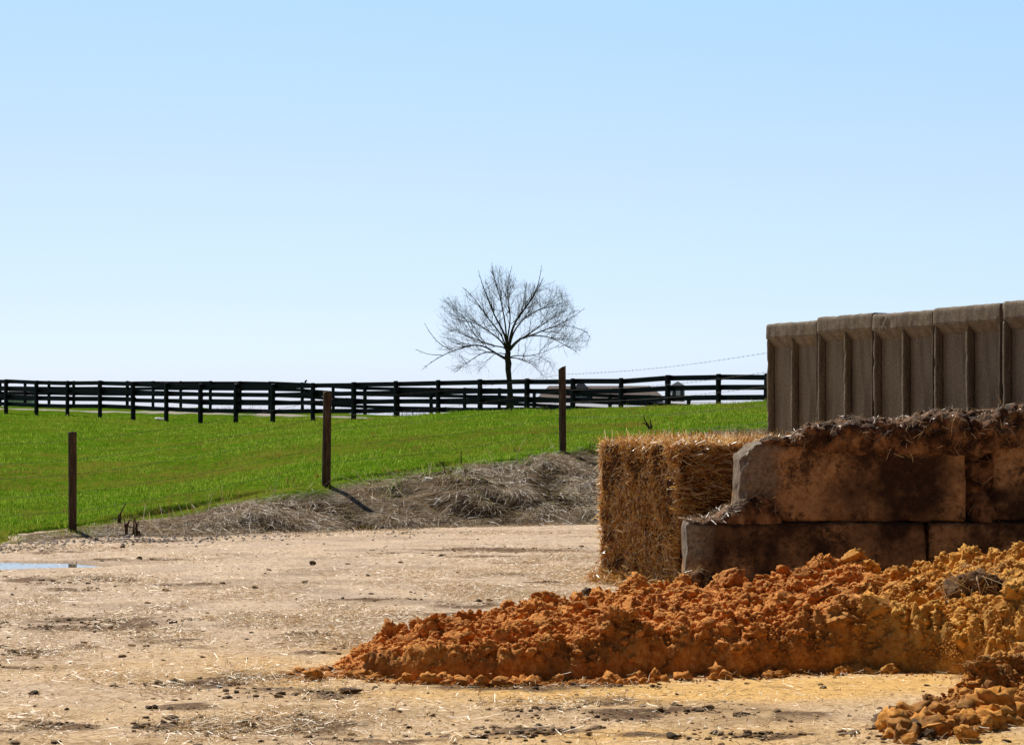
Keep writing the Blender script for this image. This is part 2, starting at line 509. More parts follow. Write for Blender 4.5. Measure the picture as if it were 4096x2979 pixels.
# ------------------------------------------------------------------ terrain of the hill
KPX = np.array([-1500, 0, 290, 550, 800, 1305, 1700, 2107, 2500, 3066, 4096, 6500], float)
ST = np.array([  # toe, bank top, mid, crest, fence, lane, second fence : (Y, z)
    [(21.8, 0), (22.3, .02), (48, .45), (78, .98), (106, 1.36), (120, 1.62), (142, 1.78)],
    [(24.76, 0), (25.3, .02), (50, .50), (75, .93), (100.5, 1.28), (113, 1.57), (136, 1.71)],
    [(26.1, 0), (26.6, .032), (50, .50), (74, .92), (98, 1.24), (111, 1.46), (133, 1.68)],
    [(26.4, 0), (27.4, .12), (50, .52), (72, .86), (95.4, 1.06), (108, 1.40), (131, 1.64)],
    [(26.6, 0), (28.0, .20), (50, .60), (70, .85), (93, .965), (105, 1.35), (128.5, 1.60)],
    [(27.4, 0), (29.5, .49), (50, .90), (66, 1.08), (88.6, 1.03), (100, 1.20), (123.5, 1.32)],
    [(28.2, 0), (30.8, .64), (50, 1.14), (64, 1.366), (85, 1.04), (97, 1.06), (119.5, 1.13)],
    [(29.0, 0), (32.2, .80), (48, 1.22), (60, 1.49), (81, 1.07), (92, 1.00), (115, .97)],
    [(29.5, 0), (33.6, .98), (46, 1.33), (57, 1.555), (77.5, 1.08), (88, .85), (111, .69)],
    [(30.0, 0), (35.6, 1.20), (44, 1.45), (53, 1.71), (72, 1.09), (83, .80), (105, .50)],
    [(31.0, 0), (38.0, 1.40), (46, 1.60), (54, 1.80), (66, 1.10), (75, .80), (100, .40)],
    [(33.0, 0), (40.0, 1.40), (48, 1.60), (56, 1.80), (68, 1.10), (77, .80), (100, .40)]], float)
FAR = [(220, -2.0), (500, -9.0), (2000, -16.0), (7000, -16.0)]


def stations(u):
    Ys = np.stack([np.interp(u, KPX, ST[:, k, 0]) for k in range(7)], -1)
    Zs = np.stack([np.interp(u, KPX, ST[:, k, 1]) for k in range(7)], -1)
    fy = np.broadcast_to(np.array([f[0] for f in FAR]), u.shape + (4,)); fz = np.broadcast_to(np.array([f[1] for f in FAR]), u.shape + (4,))
    return np.concatenate([Ys, fy], -1), np.concatenate([Zs, fz], -1)


def terrain(X, Y, detail=True):
    X = np.asarray(X, float); Y = np.asarray(Y, float)
    u = 2048 + FPX * X / np.maximum(Y, 1.0)
    Ys, Zs = stations(u)
    z = np.where(Y < Ys[..., 0], -0.35 * np.minimum(Ys[..., 0] - Y, 1.0), 0.0)
    for k in range(10):
        y0, y1, z0, z1 = Ys[..., k], Ys[..., k + 1], Zs[..., k], Zs[..., k + 1]
        t_ = np.clip((Y - y0) / (y1 - y0), 0, 1)
        if k == 0: t_ = np.where(z1 > 0.15, t_ ** 0.75, t_)
        m = (Y >= y0) & (Y < y1 if k < 9 else Y >= y0)
        z = np.where(m, z0 + (z1 - z0) * t_, z)
    if detail:
        amp = np.interp(Y, [24, 40, 100, 300], [0.018, 0.035, 0.05, 0.0])
        z = z + amp * fbm(X * 0.9, Y * 0.5, octv=3, seed=5) * (Y > Ys[..., 0])
        bank = sstep(0, 0.5, Y - Ys[..., 0]) * (1 - sstep(-0.3, 1.2, Y - Ys[..., 1])) * sstep(0.05, 0.3, Zs[..., 1])
        for (qx, qy) in [(a_ + k_ * 0.26, b_ - k_ * 0.43) for (a_, b_) in ((-5.195, 26.6), (-2.436, 29.5), (0.742, 32.75)) for k_ in range(4)]:     # bumps flattened round the posts and along their shadow paths so the shadows show
            bank = bank * (1 - np.exp(-((X - qx) ** 2 + (Y - qy) ** 2) / 0.5 ** 2))
        z = z + bank * (0.12 * fbm(X * 1.7, Y * 1.5, octv=5, seed=9))
    return z


def hit(px, py, y0=20.0, y1=120.0):
    Yv = np.linspace(y0, y1, 4000); X = (px - 2048) / FPX * Yv
    ray = EYE - (py - HORIZ) / FPX * Yv
    k = np.argmax(terrain(X, Yv) >= ray)
    return np.array([X[k], Yv[k], float(terrain(X[k], Yv[k]))])


CRACK_PX = [(-300, 2200), (0, 2153), (265, 2107), (530, 2061), (710, 2032), (883, 1996), (1142, 1944), (1358, 1912), (1700, 1868), (2163, 1792), (2369, 1766), (2630, 1715), (2921, 1690)]
CRACK = np.array([hit(*p)[:2] for p in CRACK_PX])
BROWN_PX = np.array([(-1500, 2300), (0, 2172), (150, 2142), (300, 2126), (450, 2112), (700, 2085), (950, 2040), (1150, 1990), (1305, 1962), (1500, 1938), (1700, 1905), (1900, 1872), (2100, 1850), (2300, 1815), (2600, 1780), (3066, 1720), (6000, 1650)], float)


def crack_dist(X, Y):
    d = np.full(np.shape(X), 99.0)
    for a, b in zip(CRACK[:-1], CRACK[1:]):
        ab = b - a; L2 = ab @ ab
        s = np.clip(((X - a[0]) * ab[0] + (Y - a[1]) * ab[1]) / L2, 0, 1)
        d = np.minimum(d, np.hypot(X - a[0] - s * ab[0], Y - a[1] - s * ab[1]))
    return d


def brown_mask(X, Y, Z):
    u, v_ = to_px(X, Y, Z)
    edge = np.interp(u, BROWN_PX[:, 0], BROWN_PX[:, 1])
    w = np.interp(Y, [25, 36], [22, 26])
    return sstep(-1.0, 1.0, (v_ - edge) / w + 0.7 * fbm(X * 1.3, Y * 0.9, octv=3, seed=21))


def build_field():
    us = np.concatenate([np.arange(-3600, -300, 60), np.arange(-300, 3400, 14), np.arange(3400, 8000, 60)])
    n1 = np.concatenate([np.arange(20.5, 37, 0.09), np.arange(37, 60, 0.35), np.arange(60, 150, 1.2), np.geomspace(150, 7000, 40)])
    U, Y = np.meshgrid(us, n1); X = (U - 2048) / FPX * Y
    Z = terrain(X, Y)
    cd = crack_dist(X, Y); gap = sstep(-0.45, 0.0, fbm(X * 0.8, Y * 0.8, octv=2, seed=44))
    soil = (1 - sstep(0.10, 0.34, cd + 0.12 * fbm(X * 3, Y * 3, octv=2, seed=46))) * gap
    Z = Z - 0.11 * soil
    br = brown_mask(X, Y, Z)
    Ys, _ = stations(U)
    dl = (Y - Ys[..., 5])
    lane = (1 - sstep(1.6, 2.2, np.abs(dl - 0.0))) * (U < 2000)
    keep = Y < 150
    put("grass_field", np.stack([X, Y, Z], -1).reshape(-1, 3), grid_faces(*X.shape), M_TURF,
        attrs={"brown": br.ravel() * keep.ravel(), "soil": soil.ravel(), "lane": lane.ravel()})["kind"] = "structure"


build_field()

# ------------------------------------------------------------------ yard
# blobs in photo pixels: centre, radii, weight
DARK_B = [(300, 2322, 300, 16, .9), (330, 2500, 330, 38, .75), (80, 2610, 130, 18, .8), (340, 2590, 60, 10, .6), (850, 2735, 170, 22, .7), (1050, 2705, 120, 8, .9),
          (1150, 2770, 200, 20, .6), (950, 2905, 480, 26, .8), (600, 2915, 150, 14, .8), (1800, 2960, 500, 14, .5), (1950, 2420, 230, 16, .9), (1990, 2202, 380, 9, .9), (1600, 2212, 130, 6, .7),
          (1300, 2775, 130, 20, .5), (1960, 2752, 420, 16, .7), (2500, 2748, 500, 12, .6), (1300, 2545, 190, 12, .7), (1500, 2590, 200, 10, .5), (2700, 2860, 620, 26, .75),
          (3100, 2945, 600, 16, .8), (3650, 2900, 140, 30, .9), (120, 2205, 260, 14, .6), (560, 2165, 260, 10, .5), (550, 2240, 220, 6, .7), (2400, 2790, 300, 8, .4), (3850, 2950, 300, 12, .3)]
_r = np.random.default_rng(4)
DARK_B += [(_r.uniform(-100, 2600), y_, _r.uniform(50, 240), (y_ - 2080) * _r.uniform(.006, .016) + 2, _r.uniform(.35, .8)) for y_ in _r.uniform(2190, 2975, 60)]
STRAW_B = [(2000, 2330, 520, 70, 1.0), (1950, 2420, 350, 50, 1.0), (650, 2470, 620, 85, 1.0), (300, 2322, 340, 26, .9), (1300, 2440, 600, 90, .8), (1300, 2560, 280, 30, .8), (2300, 2270, 300, 60, .9),
           (1500, 2135, 900, 14, .9), (300, 2200, 380, 24, .6), (800, 2740, 500, 60, .55), (700, 2900, 700, 60, .45), (100, 2600, 240, 40, .6), (2000, 2800, 500, 40, .25), (700, 2230, 500, 20, .4), (1900, 2215, 450, 14, .6)]
SAND_B = [(2700, 2765, 950, 36, 1.0), (3400, 2735, 520, 40, 1.0), (1350, 2700, 330, 36, .7), (1500, 2640, 250, 60, .5), (2700, 2960, 900, 40, .45), (1000, 2650, 500, 60, .25), (3950, 2960, 300, 30, .4)]


def blob(u, v_, B):
    r = np.zeros(np.shape(u))
    for cx, cy, rx, ry, w in B:
        r = np.maximum(r, w * np.exp(-((u - cx) / rx) ** 2 - ((v_ - cy) / ry) ** 2))
    return r


PUD = (-4.9, 21.6, 0.90, 0.52)      # puddle centre and radii


def pud_r(X, Y):
    return np.hypot((X - PUD[0]) / PUD[2], (Y - PUD[1]) / PUD[3]) + 0.16 * fbm(X * 2.2, Y * 2.2, octv=2, seed=3)


def yard_z(X, Y):
    z = 0.008 * fbm(X * 2.2, Y * 2.2, octv=4, seed=2) + 0.006 * fbm(X * 0.5, Y * 4.0, octv=3, seed=6)
    u, v_ = to_px(X, Y, 0.0)
    z = z + 0.02 * blob(u, v_, DARK_B) * (0.5 + fbm(X * 5, Y * 5, octv=3, seed=14))
    r = pud_r(X, Y)
    return np.where(r < 1.5, np.where(r < 1.0, -0.035, -0.035 + (z + 0.035) * sstep(1.0, 1.25, r)), z)


def build_yard():
    us = np.arange(-700, 4800, 9.0)
    dy = [8.6]
    while dy[-1] < 33: dy.append(dy[-1] + max(0.022, 0.00016 * dy[-1] ** 2))
    U, Y = np.meshgrid(us, np.array(dy)); X = (U - 2048) / FPX * Y
    Z = yard_z(X, Y)
    u, v_ = to_px(X, Y, 0.0)
    nz = fbm(X * 3.5, Y * 3.5, octv=4, seed=33); nzl = fbm(X * 1.1, Y * 2.4, octv=3, seed=35)
    dark = np.clip(sstep(0.15, 0.7, blob(u, v_, DARK_B) * (1.0 + 1.1 * nz)) * 0.95 + 0.3 * sstep(0.25, 0.75, nzl), 0, 1)
    sand = np.clip(blob(u, v_, SAND_B) * (1 + 0.5 * nz) * 1.4 + 0.30 * sstep(2480, 2760, v_) * (1 + 0.6 * nzl), 0, 1)
    r = pud_r(X, Y)
    dark = np.maximum(dark, 0.35 * (1 - sstep(1.0, 1.35, r)))
    V = [np.stack([X, Y, Z], -1).reshape(-1, 3)]; F = [grid_faces(*X.shape)]
    V2 = np.array([[-60, -15, -.06], [60, -15, -.06], [60, 40, -.06], [-60, 40, -.06]], float)
    F.append(np.array([[0, 1, 2, 3]]) + len(V[0]))
    put("dirt_yard", np.vstack([V[0], V2]), F, M_DIRT,
        attrs={"dark": np.append(dark.ravel(), [.1] * 4), "sand": np.append(sand.ravel(), [0] * 4)})["kind"] = "structure"
    a = np.linspace(0, 2 * np.pi, 64, endpoint=False)
    W = np.stack([PUD[0] + PUD[2] * 1.3 * np.cos(a), PUD[1] + PUD[3] * 1.3 * np.sin(a), np.full(64, -0.016)], -1)
    W = np.vstack([W, [[PUD[0], PUD[1], -0.016]]])
    i = np.arange(64)
    o = put("puddle", W, np.stack([i, (i + 1) % 64, np.full(64, 64)], 1), M_WATER)
    o["kind"] = "structure"


build_yard()


# ------------------------------------------------------------------ grass, dry grass, straw and clods on the ground (stuff)
def build_grass():
    N = 430000
    u = rng.uniform(-250, 3350, N)
    Ys, _ = stations(u)
    iy = rng.uniform(1 / 100.0, 1 / 24.5, N) ** 1.0
    Y = 1 / iy; X = (u - 2048) / FPX * Y
    ok = (Y > Ys[:, 0] - 0.05) & (Y < Ys[:, 4] + 6)
    X, Y, u = X[ok], Y[ok], u[ok]
    Z = terrain(X, Y)
    br = brown_mask(X, Y, Z); soil = (1 - sstep(0.14, 0.34, crack_dist(X, Y + 0.10) + 0.12 * fbm(X * 3, Y * 3, octv=2, seed=46))) * sstep(-0.45, 0.0, fbm(X * 0.8, Y * 0.8, octv=2, seed=44))
    thin = fbm(X * 0.7, Y * 0.5, octv=4, seed=70)
    ok = (rng.random(len(X)) > br * np.clip(0.9 - 0.65 * np.clip(fbm(X * 2.4, Y * 2.0, octv=2, seed=73), 0, 1), 0, 1)) & (rng.random(len(X)) > soil) & (rng.random(len(X)) < 0.72 + 0.7 * thin)
    X, Y, Z, thin, br = X[ok], Y[ok], Z[ok], thin[ok], br[ok]
    n = len(X)
    tuft = fbm(X * 3, Y * 3, octv=3, seed=71)
    L = (0.032 + 0.028 * np.clip(tuft + 0.3, 0, 1.4)) * rng.uniform(0.6, 1.5, n) * np.interp(Y, [25, 60, 100], [1, 1.25, 1.7])
    W = rng.uniform(0.004, 0.008, n) * np.interp(Y, [25, 60, 100], [1, 1.9, 3])
    d = np.stack([rng.normal(0.12, 0.42, n), rng.normal(-0.1, 0.42, n), np.ones(n)], 1); d /= np.linalg.norm(d, axis=1, keepdims=True)
    V, F, k = blades(np.stack([X, Y, Z - 0.008], 1), d, L, W)
    tint = np.clip(0.12 - 1.1 * thin + 0.5 * br + 0.45 * fbm(X * 1.7, Y * 1.0, octv=3, seed=77) + 0.75 * fbm(X * 0.16, Y * 0.12, octv=3, seed=75), 0, 0.9)
    # scattered taller dark tufts and dry stems
    M = 230; tu = rng.uniform(-100, 3100, M); ty = 1 / rng.uniform(1 / 62.0, 1 / 26.5, M); tx = (tu - 2048) / FPX * ty
    ok = (ty > stations(tu)[0][:, 1] + .2); tx, ty = tx[ok], ty[ok]; m = rng.integers(8, 34, len(tx)); ii = np.repeat(np.arange(len(tx)), m); nn = len(ii)
    bx = tx[ii] + rng.normal(0, .05, nn); by = ty[ii] + rng.normal(0, .06, nn); bz = terrain(bx, by)
    dd = np.stack([rng.normal(0, .35, nn), rng.normal(0, .35, nn), np.ones(nn)], 1); dd /= np.linalg.norm(dd, axis=1, keepdims=True)
    V2, F2, k2 = blades(np.stack([bx, by, bz - .01], 1), dd, rng.uniform(.07, .17, nn), rng.uniform(.005, .011, nn))
    tt2 = np.where(rng.random(len(tx)) < .35, .95, rng.uniform(0, .2, len(tx)))[ii]
    tint_all = np.concatenate([tint[k], tt2[k2]]); V = np.vstack([V, V2]); F = np.vstack([F, F2 + n * 3])
    tag(put("meadow_grass", V, F, M_GRASS, smooth=False, attrs={"tint": tint_all}), "short bright green grass covering the sloping field", "grass", kind="stuff")


build_grass()


def build_dry_grass():
    N = 240000
    u = rng.uniform(120, 3150, N); s = rng.uniform(-0.06, 1.35, N)
    Ys, Zs = stations(u)
    Y = Ys[:, 0] + (Ys[:, 1] - Ys[:, 0]) * s + rng.normal(0, .1, N); X = (u - 2048) / FPX * Y
    Z = terrain(X, Y); br = brown_mask(X, Y, Z)
    clump = fbm(X * 2.1, Y * 1.7, octv=3, seed=90)
    ok = (rng.random(N) < br * np.clip(0.5 + 1.2 * clump, 0.12, 1)) & (Y > Ys[:, 0] - .25)
    X, Y, Z, clump = X[ok], Y[ok], Z[ok], clump[ok]; n = len(X)
    ang = 1.5 * fbm(X * 0.9, Y * 0.8, octv=2, seed=95) + rng.normal(0, 0.9, n)
    down = np.stack([np.sin(ang) * 0.9 - 0.25, -np.cos(ang) * 0.55 - 0.2, rng.uniform(0.1, 0.65, n)], 1)
    L = rng.uniform(0.06, 0.26, n) * (1 + 0.5 * np.clip(clump, -0.5, 1))
    bend = np.stack([down[:, 0] * 0.35 * L, -0.3 * L, -rng.uniform(0.45, 0.9, n) * L], 1)
    V, F, k = ribbons(np.stack([X, Y, np.maximum(Z, 0.005) - 0.01], 1), down, L, rng.uniform(0.003, 0.007, n), bend, 3, 0.7)
    # keep the strands on the surface
    zt = terrain(V[:, 0], V[:, 1]); V[:, 2] = np.maximum(V[:, 2], np.maximum(zt, 0.0) + 0.004)
    tag(put("dry_grass", V, F, M_DRY, smooth=False), "matted dry grey-brown grass hanging down the bank", "dry grass", kind="stuff")
    # a few tall dead stalks in it
    N = 420
    u = rng.uniform(420, 2420, N); e = np.interp(u, BROWN_PX[:, 0], BROWN_PX[:, 1]) + rng.uniform(-10, 90, N)
    Pb = np.array([hit(a, b) for a, b in zip(u, e)])
    Pb = Pb[Pb[:, 2] > 0.0]; n = len(Pb)
    d = np.stack([rng.normal(0, 0.5, n), rng.normal(-.1, 0.3, n), np.abs(rng.normal(0.7, 0.3, n))], 1)
    V, F, k = ribbons(Pb, d, rng.uniform(0.15, 0.42, n), rng.uniform(0.005, 0.009, n), np.stack([rng.normal(0, .06, n), rng.normal(0, .05, n), -np.abs(rng.normal(0, .08, n))], 1), 3, 0.5)
    tag(put("dead_stalks", V, F, M_DRY, smooth=False), "thin dead stalks standing up from the bank", "weeds", kind="stuff")


build_dry_grass()


def yard_points(N, pmin=2085, pmax=3030, u0=-200, u1=4300):
    u = rng.uniform(u0, u1, N)
    v_ = HORIZ + (pmin - HORIZ) * ((pmax - HORIZ) / (pmin - HORIZ)) ** rng.random(N)
    Y = groundY(v_); X = (u - 2048) / FPX * Y
    ok = Y < stations(u)[0][:, 0] + 0.1
    ok &= pud_r(X, Y) > 1.05
    return X[ok], Y[ok], u[ok], v_[ok]


def build_straw():
    X, Y, u, v_ = yard_points(560000)
    dens = blob(u, v_, STRAW_B) * np.clip(0.55 + 1.3 * fbm(X * 2.2, Y * 1.6, octv=3, seed=120), 0, 1.4) * 1.2 + 0.06
    ok = rng.random(len(X)) < dens
    X, Y, u, v_ = X[ok], Y[ok], u[ok], v_[ok]; n = len(X)
    z = yard_z(X, Y)
    a = rng.uniform(0, 2 * np.pi, n)
    d = np.stack([np.cos(a), np.sin(a), rng.normal(0.02, 0.14, n)], 1)
    L = rng.gamma(2.0, 0.015, n) + 0.010
    W = rng.uniform(0.002, 0.0042, n)
    up = np.stack([rng.normal(0, .5, n), rng.normal(0, .5, n), np.ones(n)], 1)
    V, F, k = ribbons(np.stack([X, Y, z + 0.006 + rng.exponential(0.008, n)], 1), d, L, W, np.stack([np.zeros(n), np.zeros(n), rng.normal(0, .008, n)], 1), 2, 0.1, up)
    V[:, 2] = np.maximum(V[:, 2], yard_z(V[:, 0], V[:, 1]) + 0.003)
    tag(put("loose_straw", V, F, M_STRAW_G, smooth=False), "scattered loose straw lying over the dirt yard", "straw", kind="stuff")


build_straw()


def build_clods():
    X, Y, u, v_ = yard_points(130000)
    dens = blob(u, v_, DARK_B) * np.clip(0.4 + 1.5 * fbm(X * 3, Y * 3, octv=3, seed=130), 0, 1.3) * 0.55 + 0.010
    ok = rng.random(len(X)) < dens
    X, Y = X[ok], Y[ok]; n = len(X)
    size = np.clip(rng.gamma(1.5, 0.0045, n), 0.003, 0.026)
    V, F, k = clods(np.stack([X, Y, yard_z(X, Y) + size * 0.15], 1), size, 2, 0.55, 0.5)
    tag(put("manure_crumbs", V, F, M_CRUMB, smooth=True), "dark crumbs of dried manure strewn over the yard", "crumbs", kind="stuff")
    # grey pebbles along the yard edge
    X, Y, u, v_ = yard_points(9000, 2125, 2215, -100, 2300)
    ok = rng.random(len(X)) < np.exp(-((Y - stations(u)[0][:, 0] + .5) / .9) ** 2) * np.interp(u, [0, 700, 1300], [.5, .5, .12])
    X, Y = X[ok], Y[ok]; n = len(X); size = rng.uniform(0.006, 0.022, n)
    V, F, k = clods(np.stack([X, Y, yard_z(X, Y) + size * 0.3], 1), size, 1, 0.25, 0.7)
    tag(put("edge_pebbles", V, F, M_STONE, smooth=True), "small grey pebbles along the edge of the yard", "pebbles", kind="stuff")


build_clods()

# ------------------------------------------------------------------ sand heaps
CREST = np.array([(1090, 2694), (1250, 2655), (1350, 2600), (1500, 2545), (1690, 2525), (1750, 2500), (1900, 2470), (2000, 2442), (2200, 2420), (2330, 2402), (2500, 2368), (2600, 2352), (2700, 2340), (2860, 2338), (3000, 2325), (3100, 2300),
                  (3250, 2297), (3330, 2262), (3400, 2240), (3460, 2270), (3550, 2300), (3650, 2296), (3760, 2278), (3850, 2250), (3930, 2235), (4010, 2215), (4096, 2222), (4300, 2190), (5200, 2200)], float)
BASEP = np.array([(1090, 2698), (1400, 2708), (1700, 2722), (2000, 2726), (2300, 2722), (2600, 2714), (3000, 2696), (3300, 2682), (3600, 2680), (3750, 2690), (3880, 2700), (4096, 2720), (5200, 2730)], float)
SHOULD = np.array([(1090, .01), (1300, .05), (1500, .09), (1800, .13), (2200, .17), (2600, .21), (3000, .22), (3400, .25), (3700, .26), (4096, .36), (5200, .40)], float)
H2TOP = np.array([(3520, 2930), (3600, 2900), (3660, 2850), (3720, 2815), (3780, 2795), (3830, 2750), (3880, 2722), (3960, 2680), (4096, 2655), (4400, 2600), (5200, 2600)], float)
H2BASE = np.array([(3520, 2932), (3600, 2935), (3850, 2925), (4000, 2905), (4096, 2895), (5200, 2890)], float)


def heap_z(X, Y):
    u = 2048 + FPX * X / Y
    Yb = groundY(np.interp(u, BASEP[:, 0], BASEP[:, 1]) + 8 * fbm(X * 2.2, X * 0 + 3, octv=3, seed=140))
    zs = np.interp(u, SHOULD[:, 0], SHOULD[:, 1]) * (1 + 0.25 * fbm(X * 1.7, Y * 0.3, octv=3, seed=141))
    Ysh = Yb + zs * 0.62 + 0.02
    Yc = Yb + np.interp(u, [1090, 1400, 2000, 2700, 3300, 4096, 5200], [0.25, 0.7, 1.6, 2.5, 2.9, 3.0, 3.0])
    zc = np.maximum(EYE - (np.interp(u, CREST[:, 0], CREST[:, 1]) + np.interp(u, [1300, 2000, 3000], [0, 14, 26]) - HORIZ) / FPX * Yc, 0.01)
    zs = np.minimum(zs, np.maximum(zc, .01) * 0.98 + 0.0)
    t1 = np.clip((Y - Yb) / (Ysh - Yb), 0, 1); t2 = np.clip((Y - Ysh) / (Yc - Ysh), 0, 1)
    z = np.where(Y < Ysh, zs * np.sqrt(np.clip(t1, 0, 1)), zs + (zc - zs) * (t2 ** 0.9))
    z = np.where(Y > Yc, zc - (Y - Yc) * 0.75, z)
    z = np.where(Y < Yb, -0.05, z); z = z - 0.06 * sstep(1560, 1390, u + 40 * fbm(X * 3, Y * 3, octv=2, seed=142)) - 0.05 * (u < 1130)
    # the ridge running towards the camera on the right
    Yb2 = groundY(np.interp(u, H2BASE[:, 0], H2BASE[:, 1])); Yc2 = Yb2 + np.interp(u, [3520, 3900, 4400], [0.12, 0.75, 1.5])
    zc2 = np.maximum(EYE - (np.interp(u, H2TOP[:, 0], H2TOP[:, 1]) - HORIZ) / FPX * Yc2, 0.01)
    t3 = np.clip((Y - Yb2) / (Yc2 - Yb2), 0, 1)
    z2 = np.where(Y < Yc2, zc2 * t3 ** 0.65, zc2 - (Y - Yc2) * np.interp(u, [3800, 4050, 4300], [0.8, 0.25, 0.05]))
    z2 = np.where((Y < Yb2) | (u < 3520), -0.05, z2)
    return z, z2


def sand_detail(X, Y, amp):
    X = X + 0.04 * fbm(X * 5, Y * 5, octv=2, seed=155); Y = Y + 0.04 * fbm(X * 5, Y * 5, octv=2, seed=156)
    z = 0.075 * np.abs(vnoise(X * 4.2, Y * 3.4, seed=150)) + 0.060 * np.abs(vnoise(X * 9, Y * 8, seed=151)) + 0.036 * np.abs(vnoise(X * 19, Y * 17, seed=152)) + 0.021 * np.abs(vnoise(X * 39, Y * 36, seed=153))
    return (z - 0.045) * amp


def build_sand():
    xs = np.arange(-1.5, 4.3, 0.0085); ys = np.concatenate([np.arange(10.2, 13.4, 0.0085), np.arange(13.4, 17.2, 0.012)])
    X, Y = np.meshgrid(xs, ys)
    z1, z2 = heap_z(X, Y); z = np.maximum(z1, z2)
    u = 2048 + FPX * X / Y
    amp = sstep(-0.01, 0.05, z) * np.clip(0.55 + z * 2.5, 0, 1.15)
    # the steep front is smoother, cut by the loader; its top edge is crumbly
    face = (z1 > 0) & (Y < groundY(np.interp(u, BASEP[:, 0], BASEP[:, 1])) + np.interp(u, SHOULD[:, 0], SHOULD[:, 1]) * 0.62) & (z1 > z2)
    zz = np.where(z > -0.01, z + sand_detail(X, Y, amp) * np.where(face, 1.15, 1.0), z)
    nz = fbm(X * 1.4, Y * 1.4, octv=3, seed=160)
    yel = np.clip(1.0 * sstep(3100, 3750, u + 220 * nz) * (0.5 + 0.5 * sstep(12.0, 12.7, Y + 0.3 * nz)) + 0.25 * nz, 0, 1)
    dirt = np.clip(sstep(3980, 4080, u) * sstep(2360, 2290, to_px(X, Y, zz)[1]) * 0.5 * 0, 0, 1) + 0.5 * np.clip(sstep(0.35, 0.9, fbm(X * 4, Y * 9, octv=3, seed=163)) * face, 0, 1) + 0.4 * (z2 > z1) * sstep(0.25, 0.05, z2) * np.clip(.6 + nz, 0, 1)
    keep = zz > -0.03
    fc = grid_faces(*X.shape); fc = fc[keep.ravel()[fc].any(1)]
    used = np.unique(fc); remap = -np.ones(X.size, int); remap[used] = np.arange(len(used))
    parts = [(np.stack([X, Y, zz], -1).reshape(-1, 3)[used], [remap[fc]])]
    at_y = [yel.ravel()[used]]; at_d = [dirt.ravel()[used]]
    # loose lumps bedded in the heap
    for N, lo, hi, sub in ((44000, 0.004, 0.012, 1), (7000, 0.009, 0.018, 2), (1100, 0.018, 0.034, 3), (220, 0.03, 0.055, 4), (60, 0.05, 0.085, 5)):
        uu = rng.uniform(1150, 4250, N * 3); yy = rng.uniform(10.4, 16.3, N * 3); xx = (uu - 2048) / FPX * yy
        a, b = heap_z(xx, yy); h = np.maximum(a, b)
        ok = (h > 0.012) & (rng.random(N * 3) < np.clip(0.4 + h * 3, 0, 1)); xx, yy, h = xx[ok][:N], yy[ok][:N], h[ok][:N]; a, b = a[ok][:N], b[ok][:N]
        uq = 2048 + FPX * xx / yy
        onface = (a > b) & (yy < groundY(np.interp(uq, BASEP[:, 0], BASEP[:, 1])) + np.interp(uq, SHOULD[:, 0], SHOULD[:, 1]) * 0.55)
        kp = (~onface) | (rng.random(len(xx)) < 0.8); xx, yy, h = xx[kp], yy[kp], h[kp]
        s = rng.uniform(lo, hi, len(xx)) * np.clip(0.5 + h * 3, 0.5, 1.1)
        V, F, k = clods(np.stack([xx, yy, h + sand_detail(xx, yy, np.clip(0.55 + h * 2.5, 0, 1.15)) + s * 0.25], 1), s, sub, 0.5, 0.85, 2.0)
        parts.append((V, [F]))
        nz = fbm(xx * 1.4, yy * 1.4, octv=3, seed=160); uu = 2048 + FPX * xx / yy
        yb2_ = b[kp] > a[kp]; dl_ = np.where(yb2_ & (h < .22), rng.uniform(0, .7, len(xx)), 0)
        at_y.append(np.clip(1.0 * sstep(3100, 3750, uu + 220 * nz) * (0.5 + 0.5 * sstep(12.0, 12.7, yy + 0.3 * nz)) + 0.25 * nz, 0, 1)[k]); at_d.append(dl_[k])
    # a big cracked slab of sand at the right edge
    c = np.array([P(4040, 2400, 13.05), P(4110, 2380, 13.1), P(3990, 2440, 12.95), P(3560, 2390, 14.3), P(3480, 2370, 14.4)])
    V, F, k = clods(c, np.array([.13, .15, .10, .11, .08]), 5, 0.3, 0.9, 1.6); parts.append((V, [F])); at_y.append(np.array([.8, .8, .9, .5, .4])[k]); at_d.append(np.array([.45, .35, .2, .25, .1])[k])
    # flattened tongues at the left tip
    uu = np.array([1130, 1165, 1200, 1235, 1270, 1300, 1335, 1360, 1250, 1300, 1345, 1385, 1410, 1180, 1215, 1290]); vv = np.array([2690, 2698, 2694, 2702, 2696, 2704, 2708, 2700, 2682, 2676, 2668, 2690, 2712, 2706, 2685, 2690])
    yy = groundY(vv); xx = (uu - 2048) / FPX * yy; s = rng.uniform(.03, .062, len(uu)) * np.interp(uu, [1130, 1300], [.6, 1])
    V, F, k = clods(np.stack([xx, yy, s * .12], 1), s, 4, .35, .5); parts.append((V, [F])); at_y.append(np.full(len(V), .25)); at_d.append(np.full(len(V), .25))
    # lumps rolled down to the foot of the heap
    N = 700
    uu = rng.uniform(1250, 4000, N); uu = uu[rng.random(N) < np.clip(.35 + 1.2 * fbm(uu / 130, uu * 0, octv=2, seed=165), 0, 1)]; N = len(uu); yb = groundY(np.interp(uu, BASEP[:, 0], BASEP[:, 1]) + 4) - np.abs(rng.normal(0, 0.07, N)); xx = (uu - 2048) / FPX * yb
    s = np.clip(rng.gamma(1.5, 0.011, N), 0.006, 0.042)
    V, F, k = clods(np.stack([xx, yb, s * 0.35], 1), s, 3, 0.5, 0.85, 1.9); parts.append((V, [F])); at_y.append((0.2 + 0.6 * sstep(3000, 3700, uu))[k]); at_d.append(np.zeros(len(V)))
    N = 7000                                                  # fine crumbs grading into the ground
